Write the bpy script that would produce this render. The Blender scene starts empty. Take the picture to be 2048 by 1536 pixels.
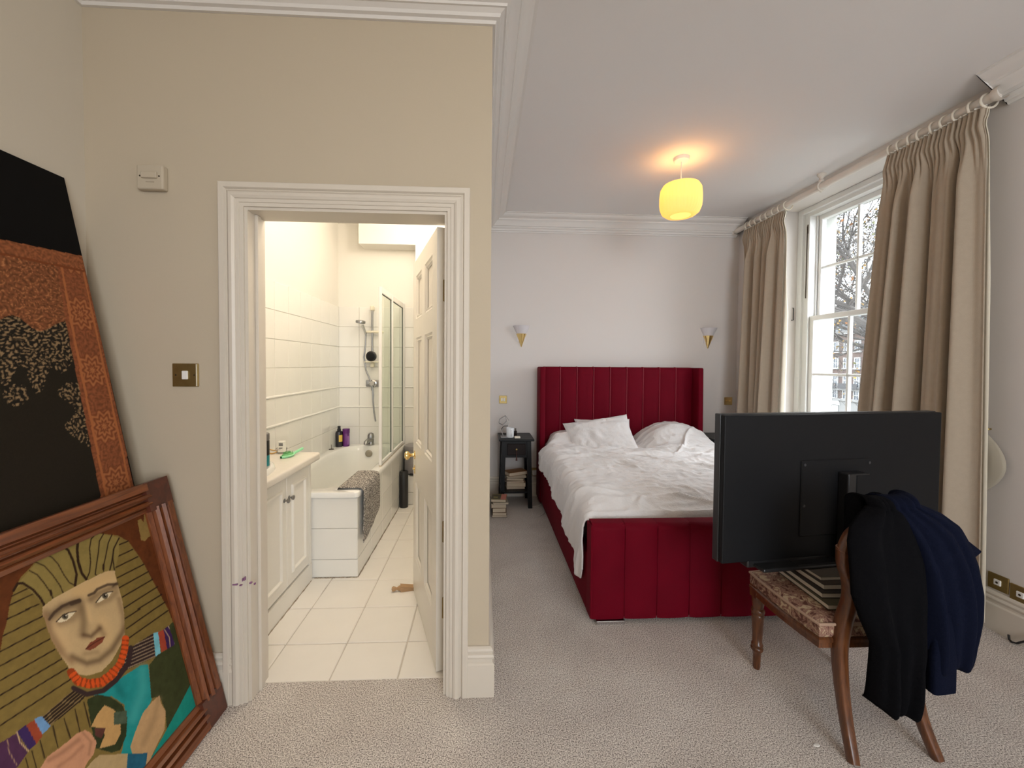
import bpy, bmesh, math, random
import numpy as np
from mathutils import Vector, Matrix
random.seed(7); RNG = np.random.RandomState(7)
S = bpy.context.scene
COL = S.collection
PI = math.pi

# ------------------------------------------------------------------ camera
FPX, CXP, CYP, EYE = 810.0, 1006.0, 750.0, 1.45
_Y = np.array([(967-CXP)/FPX, -(728-CYP)/FPX, 1.0]); _Y /= np.linalg.norm(_Y)
_U = np.array([.006, 1, 0.0]); _U -= _Y*_U.dot(_Y); _U /= np.linalg.norm(_U)
_X = np.cross(_U, _Y)
if _X[0] < 0: _X = -_X
cd = bpy.data.cameras.new('camera'); cam = bpy.data.objects.new('camera', cd); COL.objects.link(cam)
right = Vector((_X[0], _Y[0], _U[0])); up = Vector((_X[1], _Y[1], _U[1])); fwd = Vector((_X[2], _Y[2], _U[2]))
cam.matrix_world = Matrix(((right.x, up.x, -fwd.x, 0), (right.y, up.y, -fwd.y, 0), (right.z, up.z, -fwd.z, EYE), (0, 0, 0, 1)))
cd.sensor_width = 36; cd.lens = FPX/2048*36; cd.shift_x = 18/2048; cd.shift_y = -18/2048; cd.clip_start = .05; cd.clip_end = 400
S.camera = cam

def _ray(px, py):                       # photo pixel -> world direction (surveying only)
    d = np.array([(px-CXP)/FPX, -(py-CYP)/FPX, 1.0])
    return np.array([d.dot(_X), d.dot(_Y), d.dot(_U)])
def on_y(px, py, y): d = _ray(px, py); return np.array([0, 0, EYE]) + d*(y/d[1])
def on_x(px, py, x): d = _ray(px, py); return np.array([0, 0, EYE]) + d*(x/d[0])
def on_z(px, py, z): d = _ray(px, py); return np.array([0, 0, EYE]) + d*((z-EYE)/d[2])

# ------------------------------------------------------------------ world, lights, exposure
W = bpy.data.worlds.new('sky'); S.world = W; W.use_nodes = True
bg = W.node_tree.nodes['Background']; bg.inputs[0].default_value = (.88, .94, 1.0, 1); bg.inputs[1].default_value = 12.0
S.view_settings.view_transform = 'Standard'; S.view_settings.look = 'None'
S.view_settings.exposure = -0.22; S.view_settings.gamma = 1; S.view_settings.use_curve_mapping = False

def area(name, loc, rot, sx, sy, power, color, portal=False):
    l = bpy.data.lights.new(name, 'AREA'); l.shape = 'RECTANGLE'; l.size = sx; l.size_y = sy; l.energy = power; l.color = color
    o = bpy.data.objects.new(name, l); COL.objects.link(o); o.location = loc; o.rotation_euler = rot
    if portal: l.cycles.is_portal = True
    return o
def point(name, loc, power, color, r=.05):
    l = bpy.data.lights.new(name, 'POINT'); l.energy = power; l.color = color; l.shadow_soft_size = r
    o = bpy.data.objects.new(name, l); COL.objects.link(o); o.location = loc; return o
# sky portals in the two window openings (they only guide sampling)
area('window_portal', (3.22, 3.235, 1.75), (0, PI/2, 0), 2.5, 1.4, 1, (1, 1, 1), True)
area('window_portal_near', (1.45, -3.42, 1.7), (PI/2, 0, 0), 2.2, 2.5, 1, (1, 1, 1), True)
# ceiling lamp of the bathroom, and an unseen warm lamp added behind the camera
point('bathroom_ceiling_light', (-.58, 2.35, 2.74), 26, (1.0, .89, .75), .12)
point('bathroom_fill_light_far', (-.58, 3.45, 2.80), 20, (1.0, .89, .75), .12)  # second lamp, added to even out the bathroom light
point('pendant_bulb', (1.497, 3.06, 2.76), 5, (1.0, .56, .22), .04)
point('added_warm_light_near', (.3, -1.0, 2.55), 30, (1.0, .76, .50), .13)

# ------------------------------------------------------------------ materials
def s2l(c):
    return tuple(((v/255)/12.92 if v/255 <= .04045 else (((v/255)+.055)/1.055)**2.4) for v in c)
_M = {}
def mat(name, col, rough=.6, metal=0.0, bump=0.0, bscale=60.0, var=0.0, vscale=8.0, spec=.5, sheen=0.0, emit=None, attr=None, detail=4, coat=0.0):
    if name in _M: return _M[name]
    m = bpy.data.materials.new(name); m.use_nodes = True; nt = m.node_tree; N = nt.nodes; L = nt.links
    b = N['Principled BSDF']
    b.inputs['Base Color'].default_value = (*col, 1); b.inputs['Roughness'].default_value = rough
    b.inputs['Metallic'].default_value = metal; b.inputs['Specular IOR Level'].default_value = spec
    if sheen: b.inputs['Sheen Weight'].default_value = sheen; b.inputs['Sheen Roughness'].default_value = .4; b.inputs['Sheen Tint'].default_value = (*[min(1, c*2.5+.05) for c in col], 1)
    if coat: b.inputs['Coat Weight'].default_value = coat
    if emit: b.inputs['Emission Color'].default_value = (*emit[0], 1); b.inputs['Emission Strength'].default_value = emit[1]
    tc = N.new('ShaderNodeTexCoord')
    if attr:
        a = N.new('ShaderNodeAttribute'); a.attribute_name = attr; L.new(a.outputs['Color'], b.inputs['Base Color'])
    elif var:
        n = N.new('ShaderNodeTexNoise'); n.inputs['Scale'].default_value = vscale; n.inputs['Detail'].default_value = detail
        L.new(tc.outputs['Object'], n.inputs['Vector'])
        mx = N.new('ShaderNodeMix'); mx.data_type = 'RGBA'
        mx.inputs['A'].default_value = (*[c*(1-var) for c in col], 1); mx.inputs['B'].default_value = (*[min(1, c*(1+var)) for c in col], 1)
        L.new(n.outputs['Fac'], mx.inputs['Factor']); L.new(mx.outputs['Result'], b.inputs['Base Color'])
    if bump:
        n2 = N.new('ShaderNodeTexNoise'); n2.inputs['Scale'].default_value = bscale; n2.inputs['Detail'].default_value = 5
        L.new(tc.outputs['Object'], n2.inputs['Vector'])
        bp = N.new('ShaderNodeBump'); bp.inputs['Strength'].default_value = bump; bp.inputs['Distance'].default_value = .01
        L.new(n2.outputs['Fac'], bp.inputs['Height']); L.new(bp.outputs['Normal'], b.inputs['Normal'])
    _M[name] = m; return m

def wood(name, c1, c2, rough=.35, scale=(3, 3, 30), dist=3.0):
    if name in _M: return _M[name]
    m = mat(name, c1, rough, coat=.25); nt = m.node_tree; N = nt.nodes; L = nt.links
    tc = N.new('ShaderNodeTexCoord'); mp = N.new('ShaderNodeMapping'); mp.inputs['Scale'].default_value = scale
    n = N.new('ShaderNodeTexNoise'); n.inputs['Scale'].default_value = 2.5; n.inputs['Detail'].default_value = 6; n.inputs['Distortion'].default_value = dist*.3
    r = N.new('ShaderNodeValToRGB'); r.color_ramp.elements[0].position = .3; r.color_ramp.elements[1].position = .72
    r.color_ramp.elements[0].color = (*c2, 1); r.color_ramp.elements[1].color = (*c1, 1)
    L.new(tc.outputs['Object'], mp.inputs[0]); L.new(mp.outputs[0], n.inputs['Vector']); L.new(n.outputs['Fac'], r.inputs[0])
    L.new(r.outputs[0], N['Principled BSDF'].inputs['Base Color'])
    return m

def glass(name, tint=(1, 1, 1), gloss=.08):
    if name in _M: return _M[name]
    m = bpy.data.materials.new(name); m.use_nodes = True; nt = m.node_tree; N = nt.nodes; L = nt.links
    N.remove(N['Principled BSDF']); out = N['Material Output']
    t = N.new('ShaderNodeBsdfTransparent'); t.inputs[0].default_value = (*tint, 1)
    g = N.new('ShaderNodeBsdfGlossy'); g.inputs['Roughness'].default_value = .02
    f = N.new('ShaderNodeFresnel'); f.inputs[0].default_value = 1.35
    ge = N.new('ShaderNodeNewGeometry'); ml = N.new('ShaderNodeMath'); ml.operation = 'MULTIPLY'; iv = N.new('ShaderNodeMath'); iv.operation = 'SUBTRACT'; iv.inputs[0].default_value = 1
    L.new(ge.outputs['Backfacing'], iv.inputs[1]); L.new(f.outputs[0], ml.inputs[0]); L.new(iv.outputs[0], ml.inputs[1])
    mx = N.new('ShaderNodeMixShader'); L.new(ml.outputs[0], mx.inputs[0]); L.new(t.outputs[0], mx.inputs[1]); L.new(g.outputs[0], mx.inputs[2])
    L.new(mx.outputs[0], out.inputs[0]); _M[name] = m; return m

def carpet():
    m = mat('carpet', (.2, .18, .165), .95, spec=.1); nt = m.node_tree; N = nt.nodes; L = nt.links; b = N['Principled BSDF']
    tc = N.new('ShaderNodeTexCoord')
    def noise(s, d=2, r=.6):
        n = N.new('ShaderNodeTexNoise'); n.inputs['Scale'].default_value = s; n.inputs['Detail'].default_value = d; n.inputs['Roughness'].default_value = r
        L.new(tc.outputs['Object'], n.inputs['Vector']); return n
    n1 = noise(205, 3, .75); n2 = noise(3.0, 4); 
    r = N.new('ShaderNodeValToRGB'); e = r.color_ramp.elements
    e[0].position = .38; e[0].color = (.13, .11, .098, 1); e[1].position = .60; e[1].color = (1.0, .95, .89, 1)
    x = e.new(.5); x.color = (.66, .605, .55, 1)
    L.new(n1.outputs['Fac'], r.inputs[0])
    mx = N.new('ShaderNodeMix'); mx.data_type = 'RGBA'; mx.blend_type = 'MULTIPLY'; mx.inputs['Factor'].default_value = 1
    r2 = N.new('ShaderNodeValToRGB'); r2.color_ramp.elements[0].position = .3; r2.color_ramp.elements[1].position = .7
    r2.color_ramp.elements[0].color = (.82, .8, .8, 1); r2.color_ramp.elements[1].color = (1, 1, 1, 1)
    L.new(n2.outputs['Fac'], r2.inputs[0]); L.new(r.outputs[0], mx.inputs['A']); L.new(r2.outputs[0], mx.inputs['B'])
    L.new(mx.outputs['Result'], b.inputs['Base Color'])
    bp = N.new('ShaderNodeBump'); bp.inputs['Strength'].default_value = .4; bp.inputs['Distance'].default_value = .008
    L.new(n1.outputs['Fac'], bp.inputs['Height']); L.new(bp.outputs['Normal'], b.inputs['Normal'])
    return m

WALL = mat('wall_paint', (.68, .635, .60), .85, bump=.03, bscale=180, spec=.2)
WALL_LEFT_LIT = mat('wall_paint_left_lit', (.60, .545, .45), .85, bump=.03, bscale=180, spec=.2)  # same paint as the doorway wall, lightened because this side is better lit
WALL_LAMPLIT = mat('wall_paint_lamplit', (.53, .455, .345), .85, bump=.03, bscale=180, spec=.2)  # off-white wall paint with the warm lamplight put into its colour
CEIL = mat('ceiling_paint', (.80, .775, .755), .9, bump=.02, bscale=150, spec=.2)
TRIM = mat('trim_gloss', (.66, .60, .515), .35, bump=.02, bscale=60, spec=.4)
PLAST = mat('plaster_white', (.74, .71, .675), .7, spec=.3)
CARPET = carpet()
BWALL = mat('bath_paint', (.84, .81, .74), .7, spec=.3)
TILE = mat('tile_glaze', (.84, .82, .765), .18, var=.015, vscale=3, bump=.03, bscale=14)
GROUT = mat('grout', (.60, .56, .49), .9)
FTILE = mat('floor_tile', (.86, .82, .75), .3, var=.03, vscale=7, bump=.03, bscale=16)
FGROUT = mat('floor_grout', (.62, .57, .50), .9, var=.25, vscale=9)
ENAM = mat('bath_enamel', (.86, .85, .81), .12)
BPAINT = mat('bath_joinery', (.80, .765, .69), .35)
VEL = mat('red_velvet', (.128, .0004, .0085), .7, sheen=.10, bump=.12, bscale=160, var=.18, vscale=5, spec=.1)
LINEN = mat('white_linen', (.80, .775, .76), .9, bump=.35, bscale=90, spec=.1)
CURT = mat('curtain_taupe', (.42, .345, .265), .95, bump=.12, bscale=260, spec=.1, sheen=.15, var=.06, vscale=40)
LINING = mat('curtain_lining', (.72, .66, .54), .9, spec=.1)
BLACKW = mat('black_wood', (.0055, .0055, .0058), .4, var=.3, vscale=12, spec=.25)
BLACKP = mat('black_plastic', (.0065, .0068, .008), .5, bump=.05, bscale=400, spec=.2)
BLACKS = mat('black_satin', (.012, .012, .013), .35)
CHROME = mat('chrome', (.62, .62, .63), .18, 1.0)
STEEL = mat('grey_metal', (.36, .36, .37), .28, 1.0)
BRASS = mat('polished_brass', (.83, .62, .26), .16, 1.0)
ABRASS = mat('aged_brass', (.36, .26, .10), .42, .9, var=.2, vscale=40)
WHITEP = mat('white_plastic', (.82, .80, .77), .35)
CREAMP = mat('cream_plastic', (.80, .74, .58), .35)
PAPER = mat('book_pages', (.50, .41, .30), .9, bump=.2, bscale=300)
MAHOG = wood('mahogany', (.165, .058, .018), (.06, .019, .007), .3, scale=(30, 30, 3))
FRAMEW = wood('frame_wood', (.25, .075, .022), (.11, .03, .010), .4, scale=(30, 2, 30))
FRAMEV = wood('frame_wood_upright', (.25, .075, .022), (.11, .03, .010), .4, scale=(30, 30, 2))
OAK = wood('wedge_wood', (.50, .30, .14), (.34, .19, .08), .5, scale=(3, 30, 30))

# ------------------------------------------------------------------ mesh builder
class MB:
    def __init__(s): s.v = []; s.f = []; s.mi = []; s.cur = 0; s.smooth = False
    def add(s, vs, fs):
        o = len(s.v); s.v += [tuple(map(float, v)) for v in vs]
        s.f += [tuple(i+o for i in f) for f in fs]; s.mi += [s.cur]*len(fs); return o
    def box(s, x0, x1, y0, y1, z0, z1):
        s.add([(x0, y0, z0), (x1, y0, z0), (x1, y1, z0), (x0, y1, z0), (x0, y0, z1), (x1, y0, z1), (x1, y1, z1), (x0, y1, z1)],
              [(0, 3, 2, 1), (4, 5, 6, 7), (0, 1, 5, 4), (1, 2, 6, 5), (2, 3, 7, 6), (3, 0, 4, 7)]); return s
    def rbox(s, x0, x1, y0, y1, z0, z1, r=.005, seg=2):
        bm = bmesh.new(); bmesh.ops.create_cube(bm, size=1)
        for v in bm.verts: v.co = Vector(((x0+x1)/2+v.co.x*(x1-x0), (y0+y1)/2+v.co.y*(y1-y0), (z0+z1)/2+v.co.z*(z1-z0)))
        bmesh.ops.bevel(bm, geom=list(bm.edges), offset=min(r, .49*min(abs(x1-x0), abs(y1-y0), abs(z1-z0))), segments=seg, profile=.5, affect='EDGES', clamp_overlap=True)
        s.bm(bm); return s
    def bm(s, bm):
        bm.verts.index_update(); s.add([v.co[:] for v in bm.verts], [[v.index for v in f.verts] for f in bm.faces]); bm.free()
    def tube(s, pts, r, n=10, cap=True, closed=False):
        pts = [Vector(p) for p in pts]; rs = r if hasattr(r, '__len__') else [r]*len(pts); m = len(pts)
        rings = []; prev = None
        for i, p in enumerate(pts):
            if closed: t = pts[(i+1) % m]-pts[i-1]
            else: t = pts[min(i+1, m-1)]-pts[max(i-1, 0)]
            if t.length < 1e-9: t = Vector((0, 0, 1))
            t.normalize()
            if prev is None:
                a = Vector((0, 0, 1)) if abs(t.z) < .9 else Vector((1, 0, 0)); u = t.cross(a).normalized()
            else:
                u = (prev-t*prev.dot(t)).normalized()
            prev = u; w = t.cross(u)
            rings.append([p+(u*math.cos(2*PI*k/n)+w*math.sin(2*PI*k/n))*rs[i] for k in range(n)])
        fs = []
        for i in range(m if closed else m-1):
            j = (i+1) % m
            for k in range(n): fs.append((i*n+k, i*n+(k+1) % n, j*n+(k+1) % n, j*n+k))
        if cap and not closed: fs += [tuple(range(n-1, -1, -1)), tuple((m-1)*n+k for k in range(n))]
        s.add([q for R in rings for q in R], fs); return s
    def lathe(s, prof, c=(0, 0, 0), n=32, axis='Z', sx=1, sy=1, a0=0, a1=2*PI):
        full = abs(a1-a0-2*PI) < 1e-6; nn = n if full else n+1; vs = []
        for r, h in prof:
            for k in range(nn):
                a = a0+(a1-a0)*k/n; x, y = r*math.cos(a)*sx, r*math.sin(a)*sy
                if axis == 'Z': q = (x, y, h)
                elif axis == 'Y': q = (x, h, y)
                else: q = (h, x, y)
                vs.append((q[0]+c[0], q[1]+c[1], q[2]+c[2]))
        fs = []
        for i in range(len(prof)-1):
            for k in range(n):
                k2 = (k+1) % nn; fs.append((i*nn+k, i*nn+k2, (i+1)*nn+k2, (i+1)*nn+k))
        s.add(vs, fs); return s
    def grid(s, P):                       # P[i][j] points
        a, b = len(P), len(P[0]); s.add([q for R in P for q in R], [(i*b+j, (i+1)*b+j, (i+1)*b+j+1, i*b+j+1) for i in range(a-1) for j in range(b-1)]); return s
    def sweep(s, prof, path, mp, closed=False):
        """profile (a in-plane to the left of the path, b out) along a mitred 2-D path; mp(u,v,b) -> xyz"""
        m = len(path); P = [Vector(p) for p in path]; rings = []
        for i in range(m):
            if closed or 0 < i < m-1:
                d0 = (P[i]-P[i-1]).normalized(); d1 = (P[(i+1) % m]-P[i]).normalized()
            elif i == 0: d0 = d1 = (P[1]-P[0]).normalized()
            else: d0 = d1 = (P[-1]-P[-2]).normalized()
            n0 = Vector((-d0.y, d0.x)); n1 = Vector((-d1.y, d1.x)); k = (n0+n1); k = k/ max(.1, k.dot(n0))
            rings.append([mp(P[i].x+k.x*a, P[i].y+k.y*a, b) for a, b in prof])
        n = len(prof); fs = []
        for i in range(m if closed else m-1):
            j = (i+1) % m
            for q in range(n-1): fs.append((i*n+q, j*n+q, j*n+q+1, i*n+q+1))
        if not closed: fs += [tuple(range(n)), tuple((m-1)*n+q for q in range(n-1, -1, -1))]
        s.add([q for R in rings for q in R], fs); return s
    def xf(s, M):
        s.v = [tuple(M @ Vector(v)) for v in s.v]; return s
    def mesh(s, name, mats, smooth=None):
        me = bpy.data.meshes.new(name); me.from_pydata(s.v, [], s.f); me.validate()
        mats = mats if isinstance(mats, (list, tuple)) else [mats]
        for m in mats: me.materials.append(m)
        if len(mats) > 1 and len(me.polygons) == len(s.mi): me.polygons.foreach_set('material_index', s.mi)
        bm = bmesh.new(); bm.from_mesh(me); bmesh.ops.recalc_face_normals(bm, faces=bm.faces); bm.to_mesh(me); bm.free()
        if smooth is not None:
            me.polygons.foreach_set('use_smooth', [True]*len(me.polygons)); 
            if smooth < 180: me.set_sharp_from_angle(angle=math.radians(smooth))
        return me

OFF = {}
def link(name, me, parent=None, loc=None, rot=None):
    o = bpy.data.objects.new(name, me); COL.objects.link(o)
    if parent is not None:
        o.parent = parent
        if loc is None: loc = tuple(-c for c in OFF.get(parent.name, (0, 0, 0)))
    if loc is not None: o.location = loc
    if rot is not None: o.rotation_euler = rot
    return o
def thing(name, loc, label, cat, group=None, rot=None):
    o = bpy.data.objects.new(name, None); COL.objects.link(o); o.location = loc; o.empty_display_size = .05
    if rot is not None: o.rotation_euler = rot
    OFF[o.name] = tuple(loc); tag(o, label, cat, group); return o
def tag(o, label=None, cat=None, group=None, kind=None):
    if label: o['label'] = label
    if cat: o['category'] = cat
    if group: o['group'] = group
    if kind: o['kind'] = kind
    return o
def part(name, mb, m, parent, smooth=None, label=None, local=False, kind=None):
    """mesh given in world coordinates under a thing (or a part at the origin); local=True: in the parent's own frame"""
    o = link(name, mb.mesh(name, m, smooth), parent, loc=(0, 0, 0) if local else None)
    if label: o['label'] = label
    if kind: o['kind'] = kind
    return o
def solo(name, mb, m, label, cat, group=None, smooth=None):
    o = link(name, mb.mesh(name, m, smooth)); tag(o, label, cat, group); return o
def struct(name, mb, m, label=None, smooth=None, parent=None):
    o = link(name, mb.mesh(name, m, smooth), parent); o['kind'] = 'structure'
    if parent is None:
        o['label'] = label or name.replace('_', ' '); o['category'] = name.split('_')[0]
    return o
def copy_to(src, parent, loc, name=None):
    c = src.copy(); COL.objects.link(c); c.parent = parent; c.location = loc
    return c

# value noise in numpy ---------------------------------------------------------
_T = RNG.rand(256, 256)
def vn(x, y):
    x = np.asarray(x, float); y = np.asarray(y, float)
    xi = np.floor(x).astype(int); yi = np.floor(y).astype(int); fx = x-xi; fy = y-yi
    fx = fx*fx*(3-2*fx); fy = fy*fy*(3-2*fy); a = lambda i, j: _T[i % 256, j % 256]
    return (a(xi, yi)*(1-fx)+a(xi+1, yi)*fx)*(1-fy)+(a(xi, yi+1)*(1-fx)+a(xi+1, yi+1)*fx)*fy
def fbm(x, y, o=4):
    t = 0; a = .5
    for i in range(o): t = t+a*vn(x*2**i+17*i, y*2**i+31*i); a *= .5
    return t
def ridge(x, y, o=3):
    t = 0; a = .6
    for i in range(o): t = t+a*(1-np.abs(2*vn(x*2**i+7*i, y*2**i+13*i)-1)); a *= .45
    return t
def inpoly(px, py, poly):
    r = np.zeros(np.shape(px), bool); n = len(poly)
    for i in range(n):
        x0, y0 = poly[i]; x1, y1 = poly[(i+1) % n]
        if y0 == y1: continue
        c = ((y0 > py) != (y1 > py)) & (px < (x1-x0)*(py-y0)/(y1-y0)+x0); r ^= c
    return r
def dline(px, py, pts):
    d = np.full(np.shape(px), 1e9); tt = np.zeros(np.shape(px)); acc = 0
    for (x0, y0), (x1, y1) in zip(pts[:-1], pts[1:]):
        L2 = (x1-x0)**2+(y1-y0)**2; t = np.clip(((px-x0)*(x1-x0)+(py-y0)*(y1-y0))/max(L2, 1e-9), 0, 1)
        q = np.hypot(px-x0-t*(x1-x0), py-y0-t*(y1-y0)); k = q < d; d = np.where(k, q, d); tt = np.where(k, acc+t*math.sqrt(L2), tt); acc += math.sqrt(L2)
    return d, tt
# ================================================================== ROOM SHELL
XL, XR, YD, YF, YB, ZC = -1.625, 2.84, 1.75, 4.42, -3.2, 3.03
BXL, BXR, BY0 = -1.55, -.09, 1.87
WY0, WY1, WZ0, WZ1 = 2.40, 3.84, .78, 2.95          # window opening in the right wall
VX0, VX1 = .35, 2.55                              # second window, in the wall behind the photographer

m = MB(); m.box(XL-.1, XR+.1, YB-.1, 1.843, -.06, 0); m.box(.03-.1, XR+.1, 1.843, YF+.1, -.06, 0)
struct('floor', m, CARPET, 'grey flecked carpet of the bedroom floor')
m = MB(); m.box(BXL-.05, BXR+.05, 1.843, YF+.05, -.06, -.005)
bfloor = struct('floor_bathroom', m, FGROUT, 'cream tiled bathroom floor beyond the doorway')
tm = MB().rbox(-.152, .152, -.152, .152, -.012, 0, .003, 1).mesh('tile', FTILE)
p0 = on_z(694, 1286, 0); k = 0
for i in range(-4, 4):
    for j in range(-1, 8):
        cx, cy = p0[0]+.155+i*.31, p0[1]+.155+j*.309
        x0, x1, y0, y1 = max(cx-.152, BXL), min(cx+.152, BXR), max(cy-.152, 1.846), min(cy+.152, YF)
        if x1-x0 < .02 or y1-y0 < .02: continue
        if x1-x0 > .303 and y1-y0 > .303: o = link('tile', tm, bfloor, loc=(cx, cy, 0))
        else: o = link('tile', MB().rbox(x0, x1, y0, y1, -.012, 0, .003, 1).mesh('tile', FTILE), bfloor)
        o.location.z += RNG.uniform(-.0008, .0008)
m = MB(); m.box(XL-.2, 3.4, YB-.2, YF+.2, ZC, ZC+.1); struct('ceiling', m, CEIL, 'plain off-white ceiling')

m = MB(); m.box(XL-.2, XL, YB-.1, 1.8, 0, ZC); struct('wall_left', m, WALL_LEFT_LIT, 'off-white left wall behind the leaning pictures, tinted as better lit')
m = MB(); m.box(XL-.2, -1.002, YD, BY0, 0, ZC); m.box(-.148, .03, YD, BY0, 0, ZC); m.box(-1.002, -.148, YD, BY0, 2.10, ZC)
struct('wall_doorway', m, WALL_LAMPLIT, 'off-white wall around the bathroom doorway, tinted as lamplit')
m = MB(); m.box(BXR, .03, BY0, YF, 0, ZC); struct('wall_partition', m, WALL, 'wall between bathroom and bedroom')
m = MB(); m.box(.0, 3.4, YF, YF+.2, 0, ZC); struct('wall_far', m, WALL, 'off-white wall behind the red headboard')
m = MB(); m.box(XL-.2, VX0, YB-.2, YB, 0, ZC); m.box(VX1, 3.4, YB-.2, YB, 0, ZC); m.box(VX0, VX1, YB-.2, YB, 0, .45); m.box(VX0, VX1, YB-.2, YB, 2.95, ZC); struct('wall_back', m, WALL_LAMPLIT, 'wall behind the photographer')
m = MB(); X1 = 3.22
m.box(XR, X1, WY1, YF+.02, 0, ZC); m.box(XR, X1, YB, WY0, 0, ZC)
for a, b in ((WY0, WY1),): m.box(XR, X1, a, b, 0, WZ0); m.box(XR, X1, a, b, WZ1, ZC)
struct('wall_right', m, WALL, 'off-white wall with the tall window')
m = MB(); Xo = 3.37; STUCCO = mat('stucco_cream', (.33, .33, .30), .9, bump=.25, bscale=35)
for a, b in ((WY0+.1, WY1-.085),):
    m.box(X1, Xo, a-.6, a, -4, 4.5); m.box(X1, Xo, b, b+.6, -4, 4.5); m.box(X1, Xo, a, b, -4, WZ0-.02); m.box(X1, Xo, a, b, WZ1-.06, 4.5)
struct('wall_outside', m, STUCCO, 'cream stucco window reveal outside the glass')

# bathroom walls with their tiles -------------------------------------------------
m = MB(); m.box(BXL-.1, BXL, BY0-.02, YF+.1, 0, ZC); bl = struct('wall_bathroom_left', m, BWALL, 'half-tiled bathroom wall beside the bath')
m = MB(); m.box(BXL-.1, BXR+.05, YF, YF+.1, 0, ZC); bb = struct('wall_bathroom_far', m, BWALL, 'half-tiled bathroom wall with the shower')
P = .2137; ZT = 2.05; t = .0035
g = MB(); g.box(BXL, BXL+.004, BY0, YF, 0, ZT-.004); struct('grout', g, GROUT, parent=bl)
g = MB(); g.box(BXL, BXR, YF-.004, YF, 0, ZT-.004); struct('grout', g, GROUT, parent=bb)
h = P/2-.0014
tL = MB().rbox(0, .009, -h, h, -h, h, .0022, 1).mesh('tile', TILE); tF = MB().rbox(-h, h, -.009, 0, -h, h, .0022, 1).mesh('tile', TILE)
y0 = 3.073
for r in range(9):
    zc = ZT-P/2-r*P
    if zc < .1: break
    for c in range(-5, 7):
        a, b = y0+c*P, y0+(c+1)*P; a = max(a, BY0+.02); b = min(b, YF-.006)
        if b-a < .03: continue
        if r >= 7 and b > 2.75: continue
        full = abs(b-a-P) < 1e-6
        o = link('tile', tL if full else MB().rbox(0, .009, a+.0014-(a+b)/2, b-.0014-(a+b)/2, -h, h, .0022, 1).mesh('tile', TILE), bl, loc=(BXL, (a+b)/2, zc))
        o.location.x += RNG.uniform(-.0006, .0006)
    for c in range(0, 7):
        a = BXL+.006+c*P; b = min(a+P, BXR)
        if b-a < .03: continue
        if r >= 7 and b < -.84: continue
        full = abs(b-a-P) < 1e-6
        o = link('tile', tF if full else MB().rbox(a+.0014-(a+b)/2, b-.0014-(a+b)/2, -.009, 0, -h, h, .0022, 1).mesh('tile', TILE), bb, loc=((a+b)/2, YF, zc))
        o.location.y += RNG.uniform(-.0006, .0006)
for r in (4, 5):                                     # two pencil beads round the room
    z = ZT-r*P
    o = link('bead', MB().tube([(BXL+.008, BY0, z), (BXL+.008, YF-.01, z)], .0105, 8).mesh('bead', TILE, 60), bl)
    o = link('bead', MB().tube([(BXL+.01, YF-.008, z), (BXR, YF-.008, z)], .0105, 8).mesh('bead', TILE, 60), bb)
m = MB(); m.box(BXR-.004, BXR, BY0, YF, 0, ZC); struct('wall_bathroom_right', m, BWALL, 'painted bathroom wall behind the open door')
m = MB(); m.box(-1.27, BXR, 4.2, YF, 2.66, ZC); m.box(-.70, BXR, 4.2, YF, 1.15, 2.66); struct('wall_bulkhead', m, BWALL, 'white boxed-in bulkhead above the shower')
m = MB(); m.rbox(-.80, BXR, 4.17, YF, 0, .295, .006, 1)
led = struct('wall_ledge', m, GROUT, 'low tiled ledge under the pedal bin')
for i in range(4):
    a = -.80+i*P; b = min(a+P, BXR-.003)
    for z0, z1 in ((.004, .12), (.125, .292)):
        link('tile', MB().rbox(a+.002, b-.002, 4.163, 4.171, z0, z1, .002, 1).mesh('tile', TILE), led)
    link('tile', MB().rbox(a+.002, b-.002, 4.166, YF-.012, .293, .299, .002, 1).mesh('tile', TILE), led)

# cornice --------------------------------------------------------------------------
CP = [(0, -.155), (.012, -.155), (.016, -.143), (.03, -.14), (.034, -.128), (.05, -.118), (.058, -.118), (.060, -.108), (.072, -.104),
      (.085, -.085), (.10, -.066), (.118, -.055), (.122, -.055), (.126, -.045), (.136, -.04), (.15, -.036), (.166, -.028), (.178, -.016), (.184, -.008), (.20, -.006), (.20, 0)]
up3 = lambda z0: (lambda u, v, b: (u, v, z0+b))
def cornice(n, path, label):
    m = MB(); m.sweep(CP, path, up3(ZC)); return struct('trim_%d' % n, m, PLAST, label, smooth=28)
cornice(1, [(XR, -3.19), (XR, 2.10)], 'plaster cornice over the right wall, cut off at the curtain pole')
cornice(2, [(2.80, YF), (.03, YF), (.03, YD), (XL, YD), (XL, YB)], 'moulded plaster cornice around the ceiling')
BC = [(0, -.10), (.01, -.10), (.015, -.09), (.03, -.085), (.05, -.055), (.08, -.03), (.09, -.015), (.10, -.012), (.10, 0)]
m = MB(); m.sweep(BC, [(BXR, BY0), (BXR, 4.2), (-1.27, 4.2), (-1.27, YF), (BXL, YF), (BXL, BY0), (BXR, BY0)], up3(ZC)); struct('trim_3', m, BWALL, 'small cove cornice of the bathroom', smooth=28)

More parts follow.
